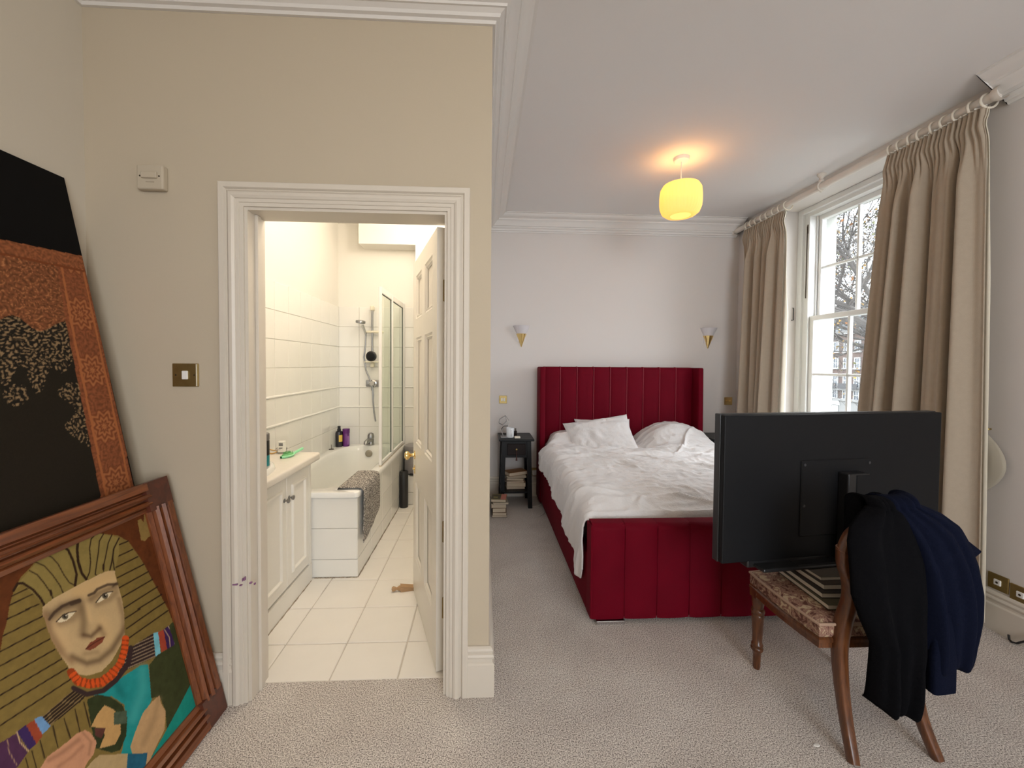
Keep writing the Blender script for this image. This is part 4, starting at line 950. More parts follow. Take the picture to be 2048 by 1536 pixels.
def frontleg(x):
    return MB().lathe([(0, 0), (.013, 0), (.016, .012), (.0165, .05), (.019, .085), (.026, .092), (.027, .103), (.022, .108), (.026, .115), (.024, .124), (.020, .128), (.022, .17), (.026, .25), (.028, .262), (.024, .268), (.029, .276), (.029, .288), (.022, .295), (.026, .32), (.028, .345), (.028, .36)], (x, fy, 0), 20)
for x in (fx, 2*CX0-fx):
    part('front_leg', frontleg(x), MAHOG, ch, smooth=50)
    part('corner_block', MB().rbox(x-.027, x+.027, fy-.027, fy+.027, .345, SZ+.01, .004, 1), MAHOG, ch)
ry = 1.475
def loop(off, z, bulge=.0):
    a, b = fx-.028+off, 2*CX0-fx+.028-off; c, d = 1.30+off, 2*CX0-1.30-off; pts = []
    for k in range(13): u_ = k/12; pts.append((a+(b-a)*u_, fy+.028-off+.012*math.sin(PI*u_), z))
    for k in range(1, 12): u_ = k/12; pts.append((b+(d-b)*u_+.012*math.sin(PI*u_), fy+.028-off+(ry+off-fy-.028+off)*u_, z))
    for k in range(13): u_ = k/12; pts.append((d+(c-d)*u_, ry+off-.004*math.sin(PI*u_), z))
    for k in range(1, 12): u_ = k/12; pts.append((c+(a-c)*u_-.012*math.sin(PI*u_), ry+off+(fy+.028-off-ry-off)*u_, z))
    return pts
def rings(Ls, capb=True):
    q = MB(); n = len(Ls[0]); q.add([p for R in Ls for p in R], [(i*n+k, i*n+(k+1) % n, (i+1)*n+(k+1) % n, (i+1)*n+k) for i in range(len(Ls)-1) for k in range(n)]+[tuple((len(Ls)-1)*n+k for k in range(n))]+([tuple(range(n-1, -1, -1))] if capb else [])); return q
part('seat_rail', rings([loop(.012, SZ-.045), loop(.004, SZ-.04), loop(.006, SZ-.022), loop(.0, SZ-.018), loop(0, SZ-.006), loop(.006, SZ), loop(.02, SZ)]), MAHOG, ch, smooth=35)
part('seat', rings([loop(.010, SZ-.002), loop(.002, SZ+.012), loop(.003, SZ+.045), loop(.012, SZ+.058), loop(.03, SZ+.066), loop(.08, SZ+.070), loop(.15, SZ+.072)]), TAP, ch, smooth=40, label='faded floral tapestry seat')
part('piping', MB().tube(loop(.002, SZ+.054), .006, 8, closed=True), mat('piping_pink', (.42, .28, .20), .9), ch, smooth=60)
# books on the seat
z = SZ+.0735; g_ = 'art books stacked on the chair seat'
for i, (x0, y0, L, Wd, T, r_, c, lab) in enumerate(((1.395, 1.528, .26, .31, .020, -.05, (74, 70, 52), 'large olive art book at the bottom of the chair stack'), (1.405, 1.575, .25, .27, .022, -.04, (40, 36, 34), 'large dark art book second from the bottom on the chair'),
        (1.425, 1.60, .22, .24, .022, .0, (58, 50, 44), 'brown hardback third from the bottom on the chair'), (1.435, 1.632, .20, .20, .016, .02, (90, 84, 76), 'small pale book on top of the chair stack'))):
    book((x0+L/2, y0+Wd/2, z), L, Wd, T, r_, c, lab, g_, pages=mat('clean_pages', (.66, .60, .50), .85), spine=1); z += T+.0006
ZB = z+.0005

# flat screen seen from behind
A = np.array([1.046, 1.70]); th = math.radians(6.5); TW, TH_ = 1.158, .652; zb = .582
tv = thing('flat_screen_tv', (A[0], A[1], zb), 'large black flat screen standing on the chair, seen from behind', 'television', rot=(0, 0, th))
# local frame: x along the panel, y away from the camera, z up
part('back_panel', MB().rbox(0, TW, 0, .026, 0, TH_, .005, 2), BLACKP, tv, local=True)
part('bezel', MB().rbox(-.003, TW+.003, .026, .062, -.003, TH_+.004, .004, 2), mat('bezel_black', (.022, .022, .024), .35), tv, local=True)
part('screen', MB().box(.008, TW-.008, .0622, .0628, .012, TH_-.008), mat('screen_glass_black', (.006, .006, .007), .1), tv, local=True)
part('rear_cover', MB().rbox(.385, .765, -.006, .001, .10, .445, .004, 1), BLACKP, tv, local=True)
for x in (.40, .745):
    for z in (.425, .24): part('screw', MB().lathe([(0, -.0085), (.006, -.008), (.007, -.005)], (x, 0, z), 12, 'Y'), mat('screw_grey', (.06, .06, .065), .4, .5), tv, local=True)
part('stand_column', MB().rbox(.575, .69, -.055, -.005, -.03, .39, .006, 2), BLACKS, tv, local=True)
part('column_cover', MB().rbox(.615, .69, -.058, -.05, .20, .385, .003, 1), BLACKP, tv, local=True)
part('lower_housing', MB().rbox(.13, .98, .004, .05, -.03, .004, .006, 2), BLACKS, tv, local=True)
part('base', MB().rbox(.16, .66, -.055, .13, ZB-zb, ZB-zb+.016, .006, 2), BLACKS, tv, local=True)
part('base_neck', MB().rbox(.34, .69, -.04, .05, ZB-zb+.014, -.02, .006, 2), BLACKS, tv, local=True)
part('stand_arm', MB().rbox(.60, .68, -.05, .03, ZB-zb+.014, .02, .006, 1), BLACKS, tv, local=True)
part('indicator', MB().lathe([(0, -.0025), (.004, -.002), (.004, .001)], (-.0005, .034, .032), 10, 'X'), mat('led_white', (.8, .8, .8), .3, emit=((1, 1, 1), 1.2)), tv, local=True)

# clothes over the back of the chair
def garment(name, left, right, ytop, yface, m, label, cat, seed, ntop=10, fold=.012, hemf=None, lean=.0):
    """cloth hanging on the camera side of the chair back; left/right: silhouettes from hem to top as photo measurements on plane y=yface"""
    l = np.array([on_y(px, py, yface) for px, py in left]); rr = np.array([on_y(px, py, yface) for px, py in right])
    NVv, NUu = 60, 56; ts = np.linspace(0, 1, NVv)
    def res(P_):
        d_ = np.r_[0, np.cumsum(np.hypot(np.diff(P_[:, 0]), np.diff(P_[:, 2])))]; d_ /= d_[-1]
        return np.interp(ts, d_, P_[:, 0]), np.interp(ts, d_, P_[:, 2])
    lx_, lz = res(l); rx_, rz = res(rr); G = []
    for i in range(NVv):
        R_ = []
        for j in range(NUu):
            w = j/(NUu-1); x = lx_[i]*(1-w)+rx_[i]*w; z = lz[i]*(1-w)+rz[i]*w
            amp = fold*(1.25-ts[i]*.75)
            f = amp*(math.sin(w*13+seed+ts[i]*2.2)+.6*math.sin(w*27+seed*2+ts[i]*4))+.02*(float(ridge(w*3+seed, ts[i]*1.5, 2))-.6)
            edge = .045*(abs(2*w-1)**6)
            yy = yface-.035*math.sin(PI*min(1, ts[i]*1.02))**.5+f+edge+lean*ts[i]
            R_.append((x, yy, z+.008*math.sin(w*9+seed)*(1-ts[i])))
        G.append(R_)
    # roll over the crest rail and hang behind
    last = G[-1]
    for k in range(1, ntop+6):
        R_ = []
        for j, (x, yy, z) in enumerate(last):
            if k <= ntop: a = PI*k/ntop; R_.append((x, yy+.045*(1-math.cos(a)), z+.028*math.sin(a)))
            else: R_.append((x, yy+.09, z-.05*(k-ntop)))
        G.append(R_)
    q = MB(); q.grid(G); o = solo(name, q, m, label, cat, smooth=180)
    s_ = o.modifiers.new('thickness', 'SOLIDIFY'); s_.thickness = .007; s_.offset = 0
    return o
BLK = mat('black_wool', (.004, .004, .005), .95, sheen=.04, bump=.3, bscale=200, spec=.05)
NAVY = mat('navy_wool', (.0045, .0062, .0165), .95, sheen=.07, bump=.3, bscale=180, spec=.06)
garment('black_jumper', [(1758, 1423), (1752, 1360), (1747, 1290), (1722, 1240), (1704, 1190), (1702, 1130), (1700, 1085), (1708, 1055), (1728, 1034), (1756, 1018)],
        [(1836, 1438), (1842, 1400), (1845, 1330), (1860, 1250), (1872, 1190), (1872, 1120), (1862, 1070), (1846, 1040), (1828, 1026), (1806, 1018)], 0, 1.355, BLK, 'black knitted garment draped over the left of the chair back', 'garment', 1.3, fold=.010)
garment('navy_coat', [(1852, 1338), (1850, 1300), (1846, 1250), (1842, 1200), (1836, 1150), (1826, 1100), (1812, 1060), (1800, 1035), (1796, 1020)],
        [(1956, 1342), (1958, 1290), (1966, 1230), (1966, 1180), (1956, 1130), (1940, 1090), (1922, 1054), (1890, 1030), (1850, 1012)], 0, 1.340, NAVY, 'navy blue coat hanging over the right of the chair back', 'coat', 2.6, fold=.011)
# sleeve end and collar tip of the coat belong to it
coat = bpy.data.objects['navy_coat']
def flap(name, poly, y, th_=.02):
    q = MB(); P_ = [on_y(px, py, y) for px, py in poly]; n = len(P_)
    q.add([(p[0], p[1], p[2]) for p in P_]+[(p[0], p[1]+th_, p[2]) for p in P_], [tuple(range(n)), tuple(range(2*n-1, n-1, -1))]+[(k, n+k, n+(k+1) % n, (k+1) % n) for k in range(n)])
    return part(name, q, NAVY, coat)
sl = smoothpath([on_y(1880, 1220, 1.335), on_y(1882, 1290, 1.33), on_y(1882, 1340, 1.335), on_y(1881, 1380, 1.34)], 8)
part('sleeve', beam(sl, [.040]*10+[.044]*(len(sl)-10), [.02]*len(sl)), NAVY, coat, smooth=60)
cl = smoothpath([on_y(1925, 1085, 1.36), on_y(1945, 1098, 1.355), on_y(1966, 1106, 1.35)], 6)
q = MB(); 
P0 = [on_y(*p, 1.335) for p in ((1890, 1050), (1930, 1075), (1967, 1104), (1950, 1118), (1953, 1145), (1935, 1150), (1905, 1110))]
bm = bmesh.new(); vs = [bm.verts.new(p) for p in P0]; f = bm.faces.new(vs); ex = bmesh.ops.extrude_face_region(bm, geom=[f]); 
for v_ in [g for g in ex['geom'] if isinstance(g, bmesh.types.BMVert)]: v_.co += Vector((0, .022, 0))
bmesh.ops.bevel(bm, geom=list(bm.edges), offset=.006, segments=2, profile=.5, affect='EDGES'); q.bm(bm)
part('collar', q, NAVY, coat, smooth=40)
sp_ = on_z(1633, 1491, 0); solo('paper_scrap', MB().lathe([(0, .004), (.011, .0035), (.013, .001)], (sp_[0], sp_[1], 0), 14, sy=.55), mat('scrap_white', (.78, .76, .72), .7), 'tiny white speck on the grey carpet near the chair', 'scrap')
# ================================================================== CURTAINS
PX, PZ = 2.76, 2.925
t = thing('curtain_pole', (PX, 3.2, PZ), 'long white curtain pole under the ceiling with a turned bracket', 'curtain pole')
PAINTP = mat('pole_paint', (.70, .64, .57), .45)
part('pole', MB().tube([(PX, 2.09, PZ), (PX, 4.36, PZ)], .027, 18), PAINTP, t, smooth=60)
part('bracket', MB().lathe([(.030, ZC), (.032, ZC-.012), (.016, ZC-.030), (.013, ZC-.045), (.02, ZC-.055), (.014, ZC-.07)], (PX, 3.235, 0), 18), PAINTP, t, smooth=40)
q = MB(); q.tube([(PX+.031*math.cos(a), 3.235, PZ+.033*math.sin(a)) for a in np.linspace(0, 2*PI, 20)[:-1]], .007, 8, closed=True); part('bracket_ring', q, PAINTP, t, smooth=60)
part('bracket_screw', MB().lathe([(0, PZ-.05), (.008, PZ-.045), (.006, PZ-.033)], (PX, 3.235, 0), 10), PAINTP, t)
for y in (2.085, 4.365): part('end_socket', MB().lathe([(.038, -.018), (.04, 0), (.034, .018)], (PX, y, PZ), 18, 'Y'), PAINTP, t, smooth=40)
ORD = ('first', 'second', 'third', 'fourth', 'fifth', 'sixth', 'seventh', 'eighth', 'ninth')
RM = mat('ring_cream', (.72, .65, .54), .4)
rm = MB().tube([(.041*math.cos(a), .004*math.sin(a), -.012+.041*math.sin(a)) for a in np.linspace(0, 2*PI, 22)[:-1]], .0065, 8, closed=True).mesh('curtain_ring', RM, 60)
for ys, lab, grp in ((np.linspace(2.13, 2.66, 9), 'cream ring above the near taupe curtain, %s along from its outer edge', 'rings of the near curtain'), (np.linspace(3.60, 4.15, 8), 'cream ring above the far taupe curtain, %s along from its window edge', 'rings of the far curtain')):
    for i, y in enumerate(ys):
        o = link('curtain_ring', rm, loc=(PX, float(y), PZ)); o.rotation_euler = (0, 0, RNG.uniform(-.3, .3)); tag(o, lab % ORD[i], 'curtain ring', grp)

def curtain(label, y0t, y1t, y0b, y1b, ztop, zbot, seed, cyc, lin0, lin1, xbase=2.735, power=1.0):
    t = thing('curtain', (xbase, (y0t+y1t)/2, zbot), label, 'curtain')
    NW, NZ_ = 190, 70
    def surf(xo, e0, e1, w0=0., w1=1.):
        P_ = []
        for i in range(NZ_+1):
            f = i/NZ_; z = ztop-(ztop-zbot)*f**1.15; k = (ztop-z)/(ztop-zbot); R_ = []
            dz = ztop-z
            body = min(1, max(0, (dz-.05)/.35)); body = body*body*(3-2*body)
            kk = k**power
            for j in range(NW+1):
                a0 = y0t+(y0b-y0t)*kk; a1 = y1t+(y1b-y1t)*kk; wx0 = e0*min(1, k*3)/(a1-a0); wx1 = e1*min(1, k*3)/(a1-a0); w = -wx0+(1+wx0+wx1)*j/NW
                ww = w+.022*math.sin(w*7+seed)+.016*math.sin(w*15+seed*2)
                ph = ww*cyc*2*PI+seed+.35*k*math.sin(w*5+seed)
                big = .052*math.sin(ph)+.026*math.sin(ph*1.7+seed+k*.8)+.010*math.sin(ph*3.1+1)
                big *= (.55+.75*k)*(1-math.exp(-(w/.06)**2))
                small = .0085*math.sin(w*2*PI*21+seed)+.004*math.sin(w*2*PI*37)
                pin = 1-.75*math.exp(-((dz-.085)/.02)**2)*.5
                x = xo+big*body+small*(1-body)*pin+ (-.018*math.exp(-((dz-.10)/.05)**2))
                R_.append((x, a0+(a1-a0)*w+.012*math.cos(ph)*body, z-.006*abs(math.sin(w*2*PI*8))*(1 if i == 0 else 0)))
            P_.append(R_)
        return P_
    o = part('cloth', MB().grid(surf(xbase, 0, 0)), CURT, t, smooth=180)
    s_ = o.modifiers.new('thickness', 'SOLIDIFY'); s_.thickness = .006; s_.offset = 0
    o = part('lining', MB().grid(surf(xbase+.016, lin0, lin1)), LINING, t, smooth=180, label='cream lining showing along the edge')
    s_ = o.modifiers.new('thickness', 'SOLIDIFY'); s_.thickness = .004; s_.offset = 0
    q = MB(); top = surf(xbase, 0, 0)[0]; q.tube([(p[0], p[1], ztop+.002) for p in top[::2]], .004, 6); part('heading_tape', q, mat('tape_white', (.8, .77, .7), .8), t, smooth=60)
    return t
curtain('taupe curtain at the near side of the window, behind the screen', 2.125, 2.665, 2.075, 2.85, 2.885, .05, 1.1, 4.6, .020, .0, power=.9)
curtain('taupe curtain at the far side of the window, beside the bed', 3.60, 4.17, 3.66, 4.20, 2.875, .05, 4.2, 4.9, .03, .0)
# hook with the tie-back
IRON = mat('dark_iron', (.05, .05, .045), .5, .6)
h = on_x(1978, 858, XR-.01); y, z = h[1], h[2]
t = thing('curtain_hook', (XR, y, z), 'small metal tie-back hook on the wall right of the near curtain', 'hook')
part('stem', MB().tube([(XR, y, z), (XR-.05, y, z)], .005, 8), ABRASS, t)
part('hook', MB().tube([(XR-.05, y+.022*math.cos(a), z-.003-.022*abs(math.sin(a))*-1+0) for a in np.linspace(PI, 2*PI, 10)], .0045, 8), ABRASS, t)
part('hook_end', MB().lathe([(0, -.009), (.009, -.004), (.009, .004), (0, .009)], (XR-.05, y-.024, z+.004), 12), ABRASS, t, smooth=60)
q = MB(); P_ = []
for i in range(25):
    f = i/24; zz_ = z-.02-f*.34; w = .012+.075*math.sin(PI*f)**.8; cy = y+.03-.012*math.sin(PI*f)
    P_.append([(XR-.012-.022*math.sin(PI*k/10)-.02*math.sin(PI*f), cy+.03-(w+.02)*k/10*1.35, zz_) for k in range(11)])
q.grid(P_); o = solo('tieback', q, mat('tieback_cloth', (.40, .355, .28), .95), 'loose beige fabric tie-back hanging from the wall hook', 'tieback', smooth=180)
s_ = o.modifiers.new('thickness', 'SOLIDIFY'); s_.thickness = .008

# ================================================================== PICTURES LEANING AT THE LEFT
def paint_sheet(name, u0, v0, u1, v1, org, du, dv, nrm, step, colour, parent, lift):
    """flat picture: a fine grid in the plane org+u*du+v*dv, painted per vertex"""
    nu_ = int((u1-u0)/step)+2; nv_ = int((v1-v0)/step)+2
    U_, V_ = np.meshgrid(np.linspace(u0, u1, nu_), np.linspace(v0, v1, nv_), indexing='ij')
    Pw = org[None, None]+U_[..., None]*du+V_[..., None]*dv+lift*nrm
    rgb = colour(U_, V_, Pw)
    me = bpy.data.meshes.new(name); idx = np.arange(nu_*nv_).reshape(nu_, nv_)
    F = np.stack([idx[:-1, :-1], idx[1:, :-1], idx[1:, 1:], idx[:-1, 1:]], -1).reshape(-1, 4)
    me.vertices.add(nu_*nv_); me.vertices.foreach_set('co', Pw.reshape(-1)); me.loops.add(F.size); me.loops.foreach_set('vertex_index', F.reshape(-1).astype(np.int32))
    me.polygons.add(len(F)); me.polygons.foreach_set('loop_start', (np.arange(len(F))*4).astype(np.int32)); me.polygons.foreach_set('loop_total', np.full(len(F), 4, np.int32))
    me.update(calc_edges=True); ca = me.color_attributes.new('paint', 'FLOAT_COLOR', 'POINT')
    ca.data.foreach_set('color', np.concatenate([rgb, np.ones(rgb.shape[:2]+(1,))], -1).reshape(-1).astype(np.float32))
    me.materials.append(mat('painted_surface', (.5, .5, .5), .7, attr='paint', spec=.15)); return link(name, me, parent)
def lin(c, gain=1.0):
    return np.array([min(.95, v*gain) for v in s2l(c)])
def pix(Pw):                                   # where each point of the picture plane was measured in the photo
    d = Pw-np.array([0, 0, EYE]); xx = d@_X; yy = d@_Y; zz_ = d@_U
    c0 = d[..., 0]*_X[0]+d[..., 1]*_Y[0]+d[..., 2]*_U[0]; c1 = d[..., 0]*_X[1]+d[..., 1]*_Y[1]+d[..., 2]*_U[1]; c2 = d[..., 0]*_X[2]+d[..., 1]*_Y[2]+d[..., 2]*_U[2]
    return CXP+FPX*c0/c2, CYP-FPX*c1/c2

# large textile picture --------------------------------------------------------------
ye = 1.655
topc = np.array([XL+.012, ye, 2.153]); e1 = on_y(268, 965, ye); dv = e1-topc; dv /= np.linalg.norm(dv)     # down the slope
bot = topc+dv*(topc[2]/-dv[2]); du = np.array([0, -1., 0]); nrm = np.cross(dv, du); nrm = nrm if nrm[0] > 0 else -nrm
Hh = np.linalg.norm(bot-topc)-.004; Wd = 1.25
t = thing('textile_picture', tuple(bot), 'tall black and rust paisley textile panel leaning in the left corner', 'textile panel')
q = MB(); th_ = .022
c8 = [topc+du*a+dv*b-nrm*c for c in (0, th_) for a, b in ((0, 0), (Wd, 0), (Wd, Hh), (0, Hh))]
q.add(c8, [(0, 1, 2, 3), (7, 6, 5, 4), (0, 4, 5, 1), (1, 5, 6, 2), (2, 6, 7, 3), (3, 7, 4, 0)]); part('stretcher_board', q, BLACKS, t)
GA = 1.75
def textile(U_, V_, Pw):
    px, py = pix(Pw); C = np.zeros(U_.shape+(3,)); C[:] = lin((5, 5, 6), 1)
    inner = np.interp(py, [470, 528, 640, 770, 960, 1100], [101, 113, 131, 157, 195, 222])     # field edge
    topl = 478+(px-0)*.208
    def rosette(u, v, cell, fr, pet, sd):
        """ornament of concentric petalled rosettes and leaves around scattered centres"""
        iu = np.floor(u/cell).astype(int); iv = np.floor(v/cell).astype(int); best = np.full(u.shape, 9.); th = np.zeros(u.shape); idn = np.zeros(u.shape)
        for a in (-1, 0, 1):
            for b in (-1, 0, 1):
                h1 = _T[(iu+a+sd) % 256, (iv+b) % 256]; h2 = _T[(iv+b+sd) % 256, (iu+a+77) % 256]
                x = u/cell-(iu+a+.2+.6*h1); y = v/cell-(iv+b+.2+.6*h2); k = np.cos(6.28*h1); l = np.sin(6.28*h1)
                x, y = k*x+l*y, (-l*x+k*y)*(1.3+.5*h2); d = np.hypot(x, y); q = d < best
                best = np.where(q, d, best); th = np.where(q, np.arctan2(y, x), th); idn = np.where(q, h2, idn)
        r = best*(1+.22*np.cos(th*(pet+np.floor(idn*3))))
        return .5+.5*np.sin(r*fr+idn*3), best
    wu = U_+.012*(fbm(U_*26, V_*26, 2)-.5)*2; wv = V_+.012*(fbm(U_*26+40, V_*26+9, 2)-.5)*2
    r1, b1 = rosette(wu, wv, .105, 24, 5, 3); r2, b2 = rosette(wu, wv, .038, 13, 4, 91); sc = np.clip(.6*r1+.55*r2-.08, 0, 1); sc2 = ridge(U_*120, V_*120, 2)
    rust = lin((112, 68, 42), GA)[None, None]*(.50+.62*sc)[..., None]*(.78+.35*sc2)[..., None]+lin((165, 118, 76), GA)[None, None]*(.55*np.clip(r2-.72, 0, 1)*(sc2 > .62)*2)[..., None]
    lace_m = np.clip((.55*r1+.6*r2+.3*sc2-.78)*3.5, 0, 1); lace = lin((22, 19, 15), GA)[None, None]*(1-lace_m[..., None])+lin((112, 92, 66), GA)[None, None]*lace_m[..., None]
    body = py > topl
    C = np.where(body[..., None], lin((26, 22, 16), GA)*(.8+.4*fbm(U_*400, V_*400, 2))[..., None], C)
    # field below the rust zone carries lace down to a scalloped edge
    sc_edge = 785-38*np.abs(np.sin(px*.030+.6))+18*np.sin(px*.11)-np.clip(px-70, 0, 60)*.35
    f1 = body & (px < inner) & (py < sc_edge) & (py > 632); C = np.where(f1[..., None], lace, C)
    f2 = body & (px < inner) & (py <= 640+.12*px-12*np.sin(px*.06)); C = np.where(f2[..., None], rust*.92, C)
    f3 = body & (px > inner-30-14*np.sin(py*.09)) & (px < inner) & (py > 765) & (py < 885+8*np.sin(px*.4)); C = np.where(f3[..., None], lace, C)
    f4 = ((px-32)**2/26**2+(py-790)**2/22**2 < 1); C = np.where(f4[..., None], lace, C)
    # right border with medallions
    bd_ = body & (px >= inner); edge_r = np.interp(py, [510, 965, 1100], [168, 268, 298]); wB = (px-inner)/(edge_r-inner)
    brd = lin((108, 62, 38), GA)[None, None]*(.66+.5*sc)[..., None]*(.85+.25*sc2)[..., None]
    md = np.hypot((wB-.5)*2.3, ((V_*1.0 % .215)-.107)*15); tm_ = np.arctan2(((V_*1.0 % .215)-.107)*15, (wB-.5)*2.3); md = md*(1+.10*np.cos(9*tm_)+.05*np.cos(4*tm_)); ringm = np.clip(.5+.55*np.sin(md*19+.8*np.cos(9*tm_)), 0, 1)*(md < .95)*(.55+.45*sc2)
    brd = np.where((md < .95)[..., None], lin((98, 52, 30), GA)[None, None]*(.75+.2*sc2)[..., None]*(1-ringm[..., None])+lin((140, 88, 54), GA)[None, None]*ringm[..., None], brd)
    ln = (np.abs(wB-.16) < .035) | (np.abs(wB-.86) < .03); brd = np.where(ln[..., None], lin((128, 76, 44), GA)*1.05, brd)
    C = np.where(bd_[..., None], brd, C)
    tb = body & (py < topl+26); C = np.where(tb[..., None], lin((112, 66, 40), GA)[None, None]*(.6+.6*sc)[..., None], C)
    l2 = body & (np.abs(py-topl-29) < 2.2); C = np.where(l2[..., None], lin((92, 48, 25), GA), C)
    C = np.where(((edge_r-px < 2.2) & body)[..., None], lin((14, 10, 8), 1), C)
    return C.clip(0, 1)
paint_sheet('textile', .002, .002, Wd-.002, Hh-.05, topc, du, dv, nrm, .0030, textile, t, .0012)

# framed portrait -----------------------------------------------------------------------
yp = 1.712
pt = on_y(330, 952, yp); pb = on_y(453, 1420, yp); pb = pb+(pt-pb)*(-(pb[2]-.004)/(pt[2]-pb[2]))
dv2 = pb-pt; Hp = np.linalg.norm(dv2); dv2 /= Hp; n2 = np.cross(dv2, du); n2 = n2 if n2[0] > 0 else -n2; Wp = 1.02; FW = .112
t = thing('framed_portrait', tuple(pb), 'portrait in a ridged reddish wooden frame leaning in front of the textile panel', 'painting')
fr = [(0, 0), (0, .034), (.004, .038), (.030, .038), (.034, .030), (.039, .020), (.042, .020), (.045, .038), (.052, .047), (.060, .038), (.064, .019), (.068, .019), (.072, .034), (.080, .043), (.088, .034), (.092, .020), (.097, .026), (.100, .024), (.112, .018), (.112, 0), (0, 0)]
mp = lambda u, v, b: tuple(pt+du*u+dv2*v+n2*(b-.030))
# four separate rails butted against corner blocks
B0 = .090
def rail(axis, a, b, pos):
    q = MB(); rg = []
    for s_ in (a, b): rg.append([mp(s_, pos(o_), h_) if axis == 'u' else mp(pos(o_), s_, h_) for o_, h_ in fr])
    n = len(fr); q.add([p for R in rg for p in R], [(k, k+1, n+k+1, n+k) for k in range(n-1)]); return q
for nm, q in (('top_rail', rail('u', FW-.012, Wp-FW+.012, lambda o_: o_)), ('bottom_rail', rail('u', FW-.012, Wp-FW+.012, lambda o_: Hp-o_)), ('right_rail', rail('v', FW-.012, Hp-FW+.012, lambda o_: o_)), ('left_rail', rail('v', FW-.012, Hp-FW+.012, lambda o_: Wp-o_))):
    part(nm, q, FRAMEW if nm[:3] in ('top', 'bot') else FRAMEV, t, smooth=25)
for a, b in ((0, 0), (Wp-FW, 0), (0, Hp-FW), (Wp-FW, Hp-FW)):
    q = MB(); c8 = [mp(a+i*FW, b+j*FW, h_) for h_ in (0, .0375) for i, j in ((0, 0), (1, 0), (1, 1), (0, 1))]
    q.add(c8, [(0, 1, 2, 3), (7, 6, 5, 4), (0, 4, 5, 1), (1, 5, 6, 2), (2, 6, 7, 3), (3, 7, 4, 0)]); part('corner_block', q, wood('frame_corner', (.13, .032, .015), (.055, .015, .009), .45, scale=(8, 8, 8)), t)
q = MB(); c8 = [mp(a, b, h_) for h_ in (.002, .010) for a, b in ((.09, .09), (Wp-.09, .09), (Wp-.09, Hp-.09), (.09, Hp-.09))]
q.add(c8, [(0, 1, 2, 3), (7, 6, 5, 4), (0, 4, 5, 1), (1, 5, 6, 2), (2, 6, 7, 3), (3, 7, 4, 0)]); part('backing_board', q, BLACKS, t)
A_ = lambda L_: [(x/4.829, 900+y/4.829) for x, y in L_]
B_ = lambda L_: [(220+x/4.829, 900+y/4.829) for x, y in L_]
C_ = lambda L_: [(x/4.829, 1218+y/4.829) for x, y in L_]
D_ = lambda L_: [(220+x/4.829, 1218+y/4.829) for x, y in L_]
Z_ = lambda L_: [(x/2.415, 900+y/2.415) for x, y in L_]
GP = 1.8
